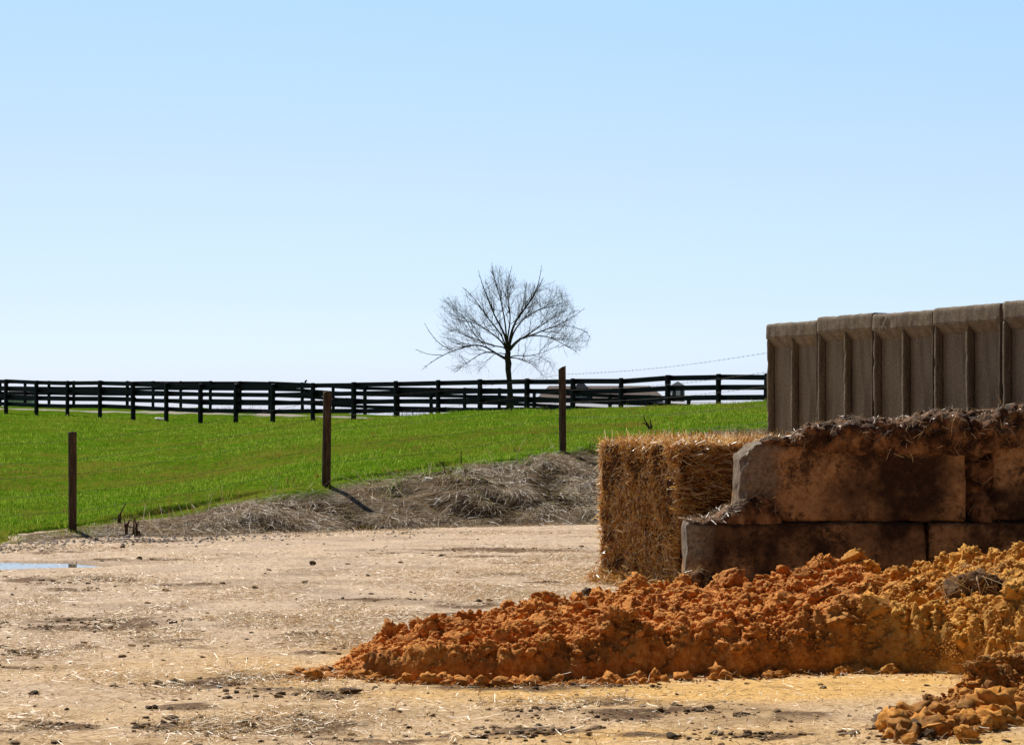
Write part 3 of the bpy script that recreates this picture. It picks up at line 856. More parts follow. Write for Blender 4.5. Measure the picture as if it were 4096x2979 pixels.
    uu = rng.uniform(1150, 4200, N); yb = groundY(np.interp(uu, BASEP[:, 0], BASEP[:, 1])) + rng.normal(-0.02, 0.06, N) - rng.exponential(0.05, N) * (rng.random(N) < .5); xx = (uu - 2048) / FPX * yb
    s = rng.uniform(0.003, 0.010, N); hh = np.maximum(np.maximum(*heap_z(xx, yb)), 0)
    V, F, k = clods(np.stack([xx, yb, hh + s * 0.3], 1), s, 1, 0.4, 0.8); parts.append((V, [F])); at_y.append((0.2 + 0.5 * sstep(3000, 3700, uu))[k]); at_d.append(rng.uniform(0, .3, N)[k])
    N = 260
    uu = rng.uniform(3560, 4200, N); yb = groundY(np.interp(uu, H2BASE[:, 0], H2BASE[:, 1])) + rng.normal(0.05, 0.10, N); xx = (uu - 2048) / FPX * yb
    s = np.clip(rng.gamma(2.2, 0.013, N), 0.008, 0.07); hh = np.maximum(np.maximum(*heap_z(xx, yb)), 0)
    V, F, k = clods(np.stack([xx, yb, hh + s * 0.35], 1), s, 3, 0.5, 0.85, 1.9); parts.append((V, [F])); at_y.append(np.full(len(V), 0.45)); at_d.append((rng.random(N) < 0.3).astype(float)[k] * 0.45)
    V, F = join(parts)
    o = put("sand_heap", V, F, M_SAND, attrs={"yellow": np.concatenate(at_y), "dirt": np.concatenate(at_d)}, loc=(1.6, 14.0, 0))
    tag(o, "long crumbly heap of damp orange sand in front of the stained concrete blocks", "sand heap")


build_sand()


# ------------------------------------------------------------------ concrete blocks
def rock_box(dim, n=(60, 20, 20), rad=0.03, planes=None, amp=0.006, seed=0):
    """box with eroded round edges, one closed grid surface; local origin at left-front-bottom"""
    V, F, off = [], [], 0
    L = np.array(dim)
    for ax in range(3):
        a, b = [i for i in range(3) if i != ax]
        for side in (0, 1):
            g = np.meshgrid(np.linspace(0, 1, n[a] + 1), np.linspace(0, 1, n[b] + 1), indexing='ij')
            p = np.zeros(g[0].shape + (3,)); p[..., a] = g[0] * L[a]; p[..., b] = g[1] * L[b]; p[..., ax] = side * L[ax]
            V.append(p.reshape(-1, 3)); f = grid_faces(n[a] + 1, n[b] + 1)
            if (side == 1) == (ax == 1): f = f[:, ::-1]
            F.append(f + off); off += p.shape[0] * p.shape[1]
    V = np.concatenate(V)
    r = np.full(len(V), rad)
    r = np.maximum(r * (1 + 0.5 * fbm(V[:, 0] * 6 + seed, V[:, 1] * 6, V[:, 2] * 6, 3, seed)), 0.004)
    c = np.clip(V, r[:, None], L[None] - r[:, None]); d = V - c; nn = np.linalg.norm(d, axis=1, keepdims=True)
    q = c + d / np.maximum(nn, 1e-9) * np.minimum(nn, r[:, None])
    q = np.where(nn > 1e-9, q, V)
    nrm = np.where(nn > 1e-9, d / np.maximum(nn, 1e-9), 0)
    q = q + nrm * (amp * fbm(V[:, 0] * 7 + seed, V[:, 1] * 7, V[:, 2] * 7, 4, seed + 5))[:, None]
    for (nv, corner, depth, na) in planes or []:      # broken corners: cut by rough planes
        nv = np.array(nv, float); nv /= np.linalg.norm(nv)
        lim = np.array(corner) @ nv - depth + na * fbm(q[:, 0] * 9 + seed, q[:, 1] * 9, q[:, 2] * 9, 5, seed + 31, .6)
        over = np.maximum(q @ nv - lim, 0); q = q - nv * over[:, None]
    return q, F


def merge_put(name, V, F, mat, attrs, loc, parent=None):
    o = put(name, V, F, mat, attrs=attrs, loc=None, parent=parent)
    bm = bmesh.new(); bm.from_mesh(o.data); bmesh.ops.remove_doubles(bm, verts=bm.verts, dist=0.0008); bmesh.ops.recalc_face_normals(bm, faces=bm.faces)
    bm.to_mesh(o.data); bm.free()
    o.location = loc
    return o


BH, BD = 0.61, 0.61
BY = 17.4


def block(x, y, z, L, label, seed, planes=None, bare=None, stain=None, rz=0.0):
    V, F = rock_box((L, BD, BH), (120, 40, 44), 0.045, planes, 0.012, seed)
    ba = np.zeros(len(V)) if bare is None else bare(V); sa = np.zeros(len(V)) if stain is None else stain(V)
    nz = fbm(V[:, 0] * 5 + seed, V[:, 1] * 5, V[:, 2] * 5, 4, seed + 9)
    ba = np.clip(sstep(0.1, 1.0, ba + 0.9 * nz * sstep(0, .35, ba)), 0, 1) * 0.85; sa = np.clip(sa + 0.5 * nz * sstep(0.0, 0.3, sa), 0, 1)
    o = merge_put("concrete_block", V, F, M_BLOCK, {"bare": ba, "stain": sa}, (x, y, z))
    o.rotation_euler[2] = rz
    return tag(o, label, "concrete block", "concrete blocks stacked as a low bay wall")


block(1.357, BY, 0, 1.845, "lower left stained concrete block with a pale chipped corner beside the straw bale", 1,
      planes=[((-.6, -.8, 0), (0, 0, 0), .055, .008), ((-.5, -.7, .5), (0, 0, BH), .05, .02)],
      bare=lambda V: np.clip(1.5 - V[:, 0] / 0.15 + 0.5 * (V[:, 2] - 0.3), 0, 1), stain=lambda V: 0.45 + 0.3 * V[:, 2] / BH)
block(3.222, BY + 0.01, 0, 1.83, "lower right brown concrete block half buried behind the yellow end of the sand heap", 2, stain=lambda V: 0.4 + 0 * V[:, 0])
block(1.763, BY + 0.06, BH + 0.004, 1.765, "upper concrete block with a rounded grey broken corner and manure caked on top", 3,
      planes=[((-.7, 0, .7), (0, .3, BH), .10, .02), ((-.35, -.1, .93), (0, 0, BH), .06, .025), ((-.93, -.2, .3), (0, 0, BH), .05, .02), ((-.7, -.7, .1), (0, 0, .3), .04, .02), ((-.2, -.7, .7), (0, 0, BH), .04, .03)],
      bare=lambda V: np.clip(1.05 - V[:, 0] / 0.42 + 1.0 * (V[:, 2] - 0.42), 0, 1), stain=lambda V: np.clip(0.15 + 0.75 * sstep(0.5, 1.0, V[:, 0]) * sstep(1.75, 1.5, V[:, 0]) - .2 * np.exp(-((V[:, 0] - 0.5) / .3) ** 2), 0, 1))
block(3.745, BY + 0.09, BH + 0.004, 1.83, "upper right concrete block with pale patches, past the dark gap in the upper course", 4, stain=lambda V: sstep(0.34, 0.2, V[:, 2]) * 0.9)


# ------------------------------------------------------------------ manure on the blocks
def straw_on(points, normals, N, Lr, mat, name, parent, wr=(0.0025, 0.005), lift=0.004, tang=1.0, spread=0.35):
    """straws lying on a surface given by sample points and normals"""
    k = rng.integers(0, len(points), N)
    p = points[k] + rng.normal(0, 0.006, (N, 3)); n = normals[k]
    r = rng.normal(size=(N, 3)); r = r - n * np.sum(r * n, 1, keepdims=True) * tang
    r /= np.linalg.norm(r, axis=1, keepdims=True); r = r + n * rng.uniform(0, spread, (N, 1))
    V, F, _ = ribbons(p + n * lift, r, rng.uniform(*Lr, N), rng.uniform(*wr, N), rng.normal(0, 0.01, (N, 3)), 2, 0.1, n + rng.normal(0, .5, (N, 3)))
    o = put(name, V, F, mat, smooth=False, parent=parent); o["kind"] = "stuff"; return o


def mesh_pn(o):
    o.data.update()
    n = len(o.data.vertices); co = np.zeros(n * 3, np.float32); nn = np.zeros(n * 3, np.float32)
    o.data.vertices.foreach_get("co", co); o.data.vertices.foreach_get("normal", nn)
    return co.reshape(-1, 3) + np.array(o.location), nn.reshape(-1, 3)


MTOP = np.array([(3040, 1764), (3100, 1752), (3160, 1742), (3215, 1716), (3245, 1692), (3290, 1686), (3345, 1692), (3362, 1674), (3400, 1671), (3480, 1678), (3560, 1690), (3600, 1682), (3650, 1665), (3700, 1650), (3770, 1639), (3830, 1644), (3870, 1654), (3930, 1646), (4000, 1630), (4096, 1622), (4700, 1610)], float)
MBOT = np.array([(3040, 1772), (3100, 1775), (3200, 1795), (3300, 1812), (3450, 1818), (3600, 1822), (3800, 1822), (3870, 1826), (3930, 1810), (4000, 1795), (4096, 1788), (4700, 1790)], float)


def build_manure():
    Yf = BY + 0.035
    px = np.arange(3040, 4650, 4.0); n = len(px)
    x = (px - 2048) / FPX * (Yf + 0.15)
    zt = EYE - (np.interp(px, MTOP[:, 0], MTOP[:, 1]) - HORIZ) / FPX * (Yf + 0.18)
    zb = EYE - (np.interp(px, MBOT[:, 0], MBOT[:, 1]) - HORIZ) / FPX * Yf
    prof = [(0.10, -0.02, 'b'), (0.0, 0.0, 'b'), (-0.03, 0.25, 'm'), (-0.035, 0.5, 'm'), (-0.01, 0.72, 'm'), (0.05, 0.88, 'm'), (0.12, 0.96, 'm'), (0.18, 1.0, 'm'), (0.30, 0.97, 'm'), (0.45, 0.9, 'm'), (0.6, 0.75, 'm'), (0.75, 0.4, 'm'), (1.1, -0.6, 'm'), (1.6, -1.6, 'm')]
    K = 60
    tt = np.linspace(0, len(prof) - 1, K); py_ = np.interp(tt, range(len(prof)), [p[0] for p in prof]); pz = np.interp(tt, range(len(prof)), [p[1] for p in prof])
    thick = (zt - zb)
    Xg = np.broadcast_to(x[None], (K, n)).copy(); Yg = Yf + py_[:, None] * np.clip(thick / 0.2, 0.35, 1.1)[None].clip(0.35, 1) + 0 * Xg; Zg = zb[None] + pz[:, None] * thick[None]
    Zg = np.where(pz[:, None] < -0.1, zb[None] + pz[:, None] * 0.3, Zg)
    d = 0.035 * fbm(Xg * 9, Yg * 9, Zg * 9, 5, 170, .6) + 0.065 * np.abs(fbm(Xg * 4.5, Yg * 4.5, Zg * 4.5, 3, 171)) - 0.01
    Yg = Yg - d * 0.9; Zg = Zg + d * 0.5
    o = put("manure_crust", np.stack([Xg, Yg, Zg], -1).reshape(-1, 3), grid_faces(K, n), M_MANURE, loc=(2.5, Yf, 1.22))
    tag(o, "dark straw-filled manure caked along the top of the upper concrete blocks", "manure")
    Pp, Nn = mesh_pn(o)
    up = Nn[:, 2] > 0.25
    if up.sum() < 100: Nn = -Nn; up = Nn[:, 2] > 0.25
    w = (Pp[:, 0] < 4.3) & (Pp[:, 1] < Yf + 0.6)
    a = straw_on(Pp[up & w], Nn[up & w], 1500, (0.015, 0.075), M_STRAW_D, "straw", o, spread=0.12)
    fr = (~up) & w & (Nn[:, 1] < 0) & (Pp[:, 0] > 2.9)
    straw_on(Pp[fr], Nn[fr], 300, (0.03, 0.12), M_STRAW_D, "straw", o, spread=0.2)
    # filling of the gap between the two upper blocks
    V, F, _ = clods(np.array([[3.63, BY + 0.3, 0.86], [3.64, BY + 0.26, 0.7], [3.62, BY + 0.3, 1.04]]), np.array([0.2, 0.17, 0.17]), 4, 0.3, 1.0)
    g = put("manure_plug", V, F, M_MANURE, loc=(3.63, BY + 0.3, 0.62))
    tag(g, "dark manure packed into the gap between the two upper concrete blocks", "manure")
    Pp, Nn = mesh_pn(g); fr = (Nn[:, 1] < 0.2); straw_on(Pp[fr], Nn[fr], 140, (0.05, 0.14), M_STRAW_D, "straw", g, spread=0.6)
    # unseen manure heap added inside the bay to cut light bouncing onto the tall wall
    gx, gy = np.meshgrid(np.linspace(2.3, 8.2, 110), np.linspace(18.05, 27.0, 150))
    wallx = 3.10 + (26.7 - gy) * 0.366 / 0.9306
    inb = (gx + 0.0 > np.interp(gy, [18, 19.3, 20.3, 21, 24, 27], [3.35, 3.35, 3.35, 2.9, 2.9, 2.7])) & (gx < wallx - 0.16)
    ed = np.minimum(np.minimum(gx - np.interp(gy, [18, 19.3, 20.3, 21, 24, 27], [3.35, 3.35, 3.35, 2.9, 2.9, 2.7]), (26.6 - gy) * 0.6), 1.2)
    gz = np.clip(ed, 0, 1.2) / 1.2 * 0.85 + 0.10 * fbm(gx * 1.8, gy * 1.8, octv=4, seed=240); gz = np.where(ed < 0.05, -0.05, gz)
    fc = grid_faces(*gx.shape); fc = fc[inb.ravel()[fc].all(1)]; used = np.unique(fc); rm = -np.ones(gx.size, int); rm[used] = np.arange(len(used))
    tag(put("unseen_manure_heap", np.stack([gx, gy, gz], -1).reshape(-1, 3)[used], rm[fc], M_MANURE, loc=(5, 22, 0)), "unseen dark manure heap added in the bay to cut bounce onto the ribbed wall", "manure heap")
    # wedge on the step of the lower block
    pts = np.array([(2752, 2099), (2800, 2090), (2851, 2070), (2900, 2040), (2930, 2024), (2990, 2002), (3045, 1982), (3075, 1996), (3105, 2030), (3120, 2060), (3126, 2092)], float)
    px = np.arange(2752, 3127, 4.0); n = len(px); K = 36; Yw = BY + 0.03
    zt = EYE - (np.interp(px, pts[:, 0], pts[:, 1]) - HORIZ) / FPX * (Yw + 0.06); x = (px - 2048) / FPX * Yw
    ph = np.linspace(0, np.pi, K)
    hh = np.maximum(zt - BH + 0.01, 0.012)
    dep = np.where(x < 1.72, 0.26, 0.075)
    dep = np.interp(px, [2752, 2930, 2990, 3127], [0.24, 0.24, 0.06, 0.05])
    cy = np.interp(px, [2752, 2930, 2990, 3127], [BY + 0.25, BY + 0.25, BY + 0.05, BY + 0.045])
    Xg = np.broadcast_to(x[None], (K, n)); Yg = cy[None] - np.cos(ph)[:, None] * dep[None]; Zg = BH - 0.005 + np.sin(ph)[:, None] ** 0.6 * hh[None]
    d = 0.022 * fbm(Xg * 12, Yg * 12, Zg * 12, 4, 180)
    o = put("manure_wedge", np.stack([Xg, Yg - d, Zg + d * 0.8], -1).reshape(-1, 3), grid_faces(K, n), M_MANURE, loc=(1.6, Yw, BH))
    tag(o, "sloping wedge of manure and straw on the step of the lower block beside the bale", "manure")
    Pp, Nn = mesh_pn(o)
    if Nn[:, 2].mean() < 0: Nn = -Nn
    up = Nn[:, 2] > 0.3; straw_on(Pp[up], Nn[up], 500, (0.03, 0.09), M_STRAW_D, "straw", o)
    # clump at the foot of that block
    c = np.array([[1.40, BY - 0.12, 0.13], [1.50, BY - 0.10, 0.10], [1.31, BY - 0.10, 0.09], [1.62, BY - .08, .08]])
    V, F, _ = clods(c, np.array([0.12, 0.11, 0.10, 0.11]), 3, 0.4, 0.8)
    o = put("manure_clump", V, F, M_MANURE, loc=(1.42, BY - 0.1, 0)); tag(o, "low clump of straw and manure at the foot of the chipped block corner", "manure")
    Pp, Nn = mesh_pn(o); up = Nn[:, 2] > 0.2; straw_on(Pp[up], Nn[up], 380, (0.03, 0.10), M_STRAW_G, "straw", o)
    # single dark clod in front of the bale
    p = P(2352, 2372, groundY(2385))
    V, F, _ = clods(np.array([[p[0], p[1], 0.035]]), np.array([0.055]), 3, 0.45, 0.8)
    tag(put("manure_clod", V, F, M_CLOD, loc=(p[0], p[1], 0)), "single dark manure clod on the ground in front of the straw bale", "manure")
    # big root-bound clump in the yellow sand
    Yq = 13.1
    c = P(3885, 2395, Yq)
    V, F, _ = clods(np.array([c, c + [0.06, 0.04, 0.05], c + [-0.05, 0.0, -0.06]]), np.array([0.13, 0.12, 0.10]), 4, 0.3, 1.0)
    o = put("turf_clump", V, F, M_TURFCL, loc=tuple(c)); tag(o, "dark earthy turf clump with dry stalks sticking out of the yellow sand", "turf clump")
    Pp, Nn = mesh_pn(o)
    fr = Nn[:, 1] < 0.3; straw_on(Pp[fr], Nn[fr], 260, (0.05, 0.17), M_STRAW_G, "stalk", o, (0.003, 0.006), 0.006, 0.9, 0.45)
    # dark crumbs at the toe of the near ridge
    N = 420; uu = rng.normal(3650, 48, N); vv = rng.normal(2900, 20, N); yy = groundY(vv); s = np.clip(rng.gamma(1.8, .009, N), .005, .05)
    V, F, _ = clods(np.vstack([np.stack([(uu - 2048) / FPX * yy, yy, s * 0.5], 1), [[1.86, 10.58, 0.0], [1.95, 10.56, .01], [1.78, 10.62, 0.0]]]), np.append(s, [.11, .10, .09]), 3, 0.6, 0.6)
    tag(put("manure_crumbs", V, F, M_CLOD, loc=(1.85, 10.6, 0)), "black crumbly manure heaped at the tip of the near sand ridge", "crumbs", kind="stuff")


build_manure()


# ------------------------------------------------------------------ straw bale
def build_bale():
    A = np.array([0.766, 19.30]); B = np.array([1.374, 18.35])     # far-left and near corner of the end face
    e = (B - A); wE = np.linalg.norm(e); e = e / wE; s = np.array([-e[1], e[0]])   # end-face direction, long-side direction
    LS, H = 2.2, 1.20
    root = empty("straw_bale", (A[0], A[1], 0), "large rectangular golden straw bale standing beside the concrete blocks", "straw bale")

    def W3(a, b, z):
        a = np.asarray(a); b = np.asarray(b)
        return np.stack([A[0] + e[0] * a + s[0] * b, A[1] + e[1] * a + s[1] * b, np.asarray(z) + 0 * a], -1)
    V, F = rock_box((wE, LS, H), (50, 90, 56), 0.035, None, 0.014, 77)
    V2 = W3(V[:, 0], V[:, 1], V[:, 2]); n0 = 0.02 * fbm(V[:, 0] * 6, V[:, 1] * 6, V[:, 2] * 7, 3, 78)
    # rounded shoulder seams where the twine bites in
    bite = -0.03 * sum(np.exp(-((V[:, 2] - zz) / 0.035) ** 2) for zz in (0.66,)) * ((V[:, 1] < 0.05))
    V2 = V2 + np.stack([-(s[0]) * (n0 + bite), -(s[1]) * (n0 + bite), n0], -1)
    core = merge_put("straw_body", V2 - np.array([A[0], A[1], 0]), F, M_CORE, None, (0, 0, 0), None); core.parent = root
    nE = np.array([-s[0], -s[1], 0.0]); nS = np.array([e[0], e[1], 0.0]); nT = np.array([0, 0, 1.0]); nL = -nS
    E3 = np.array([e[0], e[1], 0]); S3 = np.array([s[0], s[1], 0]); Z3 = np.array([0, 0, 1.0])
    parts = []

    def coat(N, base, nrm, main, main_w, other_w, out, L, W, bow):
        d = main[None] * rng.choice([-1, 1], (N, 1)) * main_w + rng.normal(size=(N, 3)) * other_w + nrm[None] * rng.uniform(out[0], out[1], (N, 1))
        b = rng.normal(0, bow, (N, 3)) - Z3 * np.abs(rng.normal(0, bow, (N, 1)))
        d = d / np.linalg.norm(d, axis=1, keepdims=True)
        Lr = rng.uniform(*L, N)
        V, F, _ = ribbons(base - d * (Lr * 0.4)[:, None] + nrm * rng.uniform(-0.012, 0.012, (N, 1)), d, Lr, rng.uniform(*W, N), b, 2, 0.15, nrm + rng.normal(0, 0.7, (N, 3)))
        parts.append((V, F))
    # end face: pressed flakes, mostly upright short ends
    N = 13000; a = rng.uniform(0, wE, N); z = rng.uniform(0.0, H, N)
    lump = 0.025 * fbm(a * 7, z * 5, octv=3, seed=200)
    base = W3(a, 0 * a, z) + nE[None] * lump[:, None]
    coat(N, base, nE, Z3, 0.9, 0.42, (0.0, 0.5), (0.03, 0.085), (0.005, 0.010), 0.008)
    N = 1500; a = rng.uniform(0, wE, N); z = rng.uniform(0.0, H, N)
    coat(N, W3(a, 0 * a, z), nE, E3, 0.3, 0.5, (0.4, 1.3), (0.04, 0.09), (0.0035, 0.006), 0.012)
    # long side: longer straws lying flat
    N = 13000; b = rng.uniform(0, LS, N); z = rng.uniform(0.0, H, N)
    lump = 0.03 * fbm(b * 5, z * 6, octv=3, seed=201)
    coat(N, W3(np.full(N, wE), b, z) + nS[None] * lump[:, None], nS, S3, 1.0, 0.36, (-0.02, 0.2), (0.07, 0.24), (0.005, 0.009), 0.012)
    # top: tousled
    N = 8500; a = rng.uniform(-0.02, wE + 0.02, N); b = rng.uniform(-0.03, LS * 0.75, N)
    coat(N, W3(a, b, np.full(N, H) + 0.03 * fbm(a * 5, b * 5, octv=2, seed=202)), nT, S3, 0.6, 0.6, (0.0, 0.7), (0.05, 0.17), (0.0035, 0.006), 0.016)
    N = 260; a = rng.uniform(-0.03, wE, N); b = np.abs(rng.normal(0, 0.35, N))
    coat(N, W3(a, b, np.full(N, H + 0.01)), nT, E3, 0.3, 0.45, (0.5, 1.4), (0.07, 0.17), (0.0035, 0.006), 0.02)
    # far-left edge whiskers
    N = 2600; b = rng.uniform(-0.02, 0.3, N); z = rng.uniform(0.0, H + 0.02, N)
    coat(N, W3(np.zeros(N), b, z), nL, Z3, 0.5, 0.5, (0.2, 1.2), (0.04, 0.11), (0.0035, 0.006), 0.015)
    # skirt of straw at the foot
    N = 2200; a = rng.uniform(-0.10, wE + 0.05, N); b = -np.abs(rng.normal(0, 0.06, N)); z = np.abs(rng.normal(0, 0.05, N)) + 0.01
    coat(N, W3(a, b, z), nE, E3, 0.6, 0.6, (0.0, 0.6), (0.05, 0.13), (0.0035, 0.006), 0.015)
    V, F = join(parts); V[:, 2] = np.maximum(V[:, 2], 0.006)
    put("straw_stems", V, F, M_STRAW_B, smooth=False, parent=root)["kind"] = "stuff"
    # loose orange twine
    for k, pl in enumerate(([(2470, 2180), (2440, 2210), (2400, 2235), (2375, 2270), (2372, 2300), (2385, 2330), (2420, 2346)], [(2482, 2265), (2455, 2280), (2445, 2310), (2450, 2335), (2490, 2338), (2530, 2300), (2560, 2283), (2590, 2280)],
                            [(2400, 2205), (2430, 2160), (2447, 2165)], [(2490, 2015), (2560, 2012), (2640, 2022), (2720, 2020)])):
        pl = np.array(pl, float); tt = np.linspace(0, len(pl) - 1, 40)
        q = np.stack([np.interp(tt, range(len(pl)), pl[:, i]) for i in (0, 1)], -1)
        yy = 19.30 - (q[:, 0] - 2405) / 320 * 0.88 - 0.06
        pts = np.array([P(x_, y_, min(w_, 19.35)) for (x_, y_), w_ in zip(q, yy)]); pts[:, 2] = np.maximum(pts[:, 2], 0.012)
        for _ in range(2): pts[1:-1] = (pts[:-2] + pts[1:-1] * 2 + pts[2:]) / 4
        put("twine", *tube(pts, 0.0022, 5), M_TWINE, parent=root)


build_bale()


# ------------------------------------------------------------------ precast concrete wall
def build_wall():
    D1 = 26.7; A = np.array([(3094 - 2048) / FPX * D1, D1]); d = np.array([0.366, -0.9306]); nrm = np.array([-0.9306, -0.366])
    W, H, p = 1.205, 2.50, 0.095
    names = ["farthest ribbed concrete wall panel, its free end above the grass slope", "second ribbed concrete wall panel, with yellow lichen on its cap", "third ribbed concrete wall panel, middle of the tall wall",
             "fourth ribbed concrete wall panel, with a wide dark joint at its near side", "nearest ribbed concrete wall panel, cut off by the photo's edge"]
    dz = [0.0, 0.035, 0.02, 0.035, 0.045]
    for k in range(5):
        o2 = A + d * (k * 1.222 + (0.02 if k == 4 else 0)); root = empty("wall_panel", (o2[0], o2[1], 0), names[k], "wall panel", "ribbed precast panels of the tall bay wall")
        root.rotation_euler[2] = math.atan2(d[1], d[0]); top = H + dz[k]
        # local frame: x along the wall, -y towards the yard (rib side), z up
        def lp(nm, V, F, sm=False):
            me_ = put(nm, V, F, M_WALL, smooth=sm); me_.parent = root; return me_
        slab = box_vf(0, W, 0.0, 0.12, 0, top - 0.02)
        lp("slab", *slab)
        # cap: beam with a rounded worn top and sloping soffit, swept along x
        prof = [(0.118, top - 0.30), (0.118, top - 0.012), (0.10, top), (-p + 0.03, top), (-p + 0.012, top - 0.008), (-p + 0.002, top - 0.03), (-p, top - 0.10), (-p, top - 0.175), (-p + 0.012, top - 0.185), (-0.004, top - 0.275)]
        prof = np.array(prof); prof[0:3, 0] = [0.123, 0.123, 0.105]
        nx = 70; xs = np.linspace(-0.004, W + 0.004, nx); dense = []
        for i in range(len(prof)):
            a_, b_ = prof[i], prof[(i + 1) % len(prof)]; m = max(2, int(np.hypot(*(b_ - a_)) / 0.02))
            for j in range(m): dense.append(a_ + (b_ - a_) * j / m)
        dense = np.array(dense); n = len(dense)
        X = np.repeat(xs[:, None], n, 1); Yp = np.repeat(dense[None, :, 0], nx, 0); Zp = np.repeat(dense[None, :, 1], nx, 0)
        edge = (np.abs(Yp + p) < 0.035) | (Zp > top - 0.03)
        nz = 0.0065 * fbm(X * 9 + k * 7, Yp * 14, Zp * 14, 4, 210 + k); chipn = np.clip(fbm(X * 5 + k * 5, Zp * 5, Yp * 5, 3, 220 + k) - 0.45, 0, 1)
        Zp = Zp + np.where(edge, nz * 0.7 - 0.03 * chipn * (Zp > top - 0.05), 0); Yp = Yp + np.where(edge, nz * 0.5 + 0.03 * chipn * (Yp < -0.05), 0)
        V = np.stack([X, Yp, Zp], -1).reshape(-1, 3); F = [grid_faces(nx, n, True)]
        c0 = len(V); V = np.vstack([V, [[xs[0], 0.0, top - 0.12], [xs[-1], 0.0, top - 0.12]]]); i = np.arange(n); j = (i + 1) % n; o_ = (nx - 1) * n
        F += [np.stack([np.full(n, c0), j, i], 1), np.stack([np.full(n, c0 + 1), o_ + i, o_ + j], 1)]
        lp("cap", V, F, True)
        for x0, w_ in ((0.003, 0.035), (0.59, 0.035), (W - 0.025, 0.022)):
            V, F = rock_box((w_, p - 0.004, top - 0.19), (4, 4, 90), 0.006, None, 0.003, k * 5 + int(x0 * 10))
            V = V + np.array([x0, -p + 0.004, 0.0])
            V[:, 1] += np.clip(fbm(V[:, 2] * 6 + k * 9, V[:, 0] * 6 + x0 * 9, octv=3, seed=230) - 0.4, 0, 1) * 0.018 * (V[:, 1] < -p + 0.02)
            r_ = lp("rib", V, F, True)
            bm = bmesh.new(); bm.from_mesh(r_.data); bmesh.ops.remove_doubles(bm, verts=bm.verts, dist=0.0006); bmesh.ops.recalc_face_normals(bm, faces=bm.faces); bm.to_mesh(r_.data); bm.free()


build_wall()


# ------------------------------------------------------------------ wire fence posts
def wood_post(name, base, H, R, seed, lean=0.0, slant=0.02):
    n, m = 28, 40
    a = np.linspace(0, 2 * np.pi, n, endpoint=False); zz = np.linspace(-0.15, H, m)
    A, Zz = np.meshgrid(a, zz)
    r = R * (1 + 0.10 * fbm(np.cos(A) * 2 + seed, np.sin(A) * 2, Zz * 0.8, 3, seed) + 0.04 * fbm(np.cos(A) * 7, np.sin(A) * 7 + seed, Zz * 2.5, 2, seed + 3))
    X = r * np.cos(A) + lean * Zz; Y = r * np.sin(A)
    Z = Zz + (Zz > H - 0.02) * (slant * np.cos(A) + 0.012 * vnoise(np.cos(A) * 3 + seed, np.sin(A) * 3))
    V = np.stack([X, Y, Z], -1).reshape(-1, 3); V = np.vstack([V, [[lean * H, 0, H + 0.006]]])
    i = np.arange(n); top = (m - 1) * n
    F = [grid_faces(m, n, True), np.stack([top + i, top + (i + 1) % n, np.full(n, len(V) - 1)], 1)]
    o = put(name, V, F, M_POST, smooth=True); o.location = tuple(base); return o


POSTS = []
for px, Yp, ptop, R, ln, sl, lab in ((290, 26.6, 1729, 0.048, 0.0, .003, "shortest grey weathered wooden fence post at the yard's edge, nearest the puddle"),
                                 (1305, 29.5, 1566, 0.056, 0.012, .004, "brown wooden fence post at the top of the dry bank, middle of the three"),
                                 (2252, 32.75, 1470, 0.05, -0.012, .022, "dark crooked wooden fence post left of the bale, rising past the board fence")):
    X = (px - 2048) / FPX * Yp; z = float(terrain(X, Yp)); zt = EYE - (ptop - HORIZ) / FPX * Yp
    o = wood_post("fence_post", (X, Yp, z), zt - z, R, px, ln, sl); tag(o, lab, "fence post", "wooden posts of the barbed wire fence")
    POSTS.append(np.array([X, Yp, zt]))
p3 = POSTS[2]; p4 = np.array([3.10, 26.74, 2.27]); p0 = np.array([-8.6, 23.6, 1.22])


def build_wire():
    pts = [p0] + POSTS + [p4]; parts = []
    root = empty("barbed_wire", tuple(POSTS[1]), "thin barbed wire strands strung between the three wooden fence posts", "barbed wire")
    for off in (0.10, 0.33, 0.50, 0.72, 0.95):
        line = []
        for a, b in zip(pts[:-1], pts[1:]):
            for t_ in np.linspace(0, 1, 24, endpoint=False):
                q = a + (b - a) * t_; q = q - np.array([0, 0.05, off * (1 if off < 0.9 else 0.98) + 0.05 * math.sin(math.pi * t_)]); line.append(q)
        line.append(b - np.array([0, 0.05, off])); line = np.array(line)
        ps = [tube(line, 0.0016, 4, False)]
        seg = np.linalg.norm(np.diff(line, axis=0), axis=1).cumsum(); tot = seg[-1]
        for s_ in np.arange(0.1, tot, 0.13):
            i = int(np.searchsorted(seg, s_)); c = line[min(i, len(line) - 1)]; f_ = 1 - (seg[i] - s_) / np.linalg.norm(line[i + 1] - line[i]) if i < len(line) - 1 else 0
            if i < len(line) - 1: c = line[i] + (line[i + 1] - line[i]) * f_
            dv = rng.normal(size=3) * np.array([0.5, 0.5, 1.0]); dv /= np.linalg.norm(dv)
            ps.append(tube(np.array([c - dv * 0.014, c + dv * 0.014]), 0.0022, 3, False))
        V, F = join(ps); put("wire", V, F, M_WIRE, parent=root, smooth=False)


build_wire()


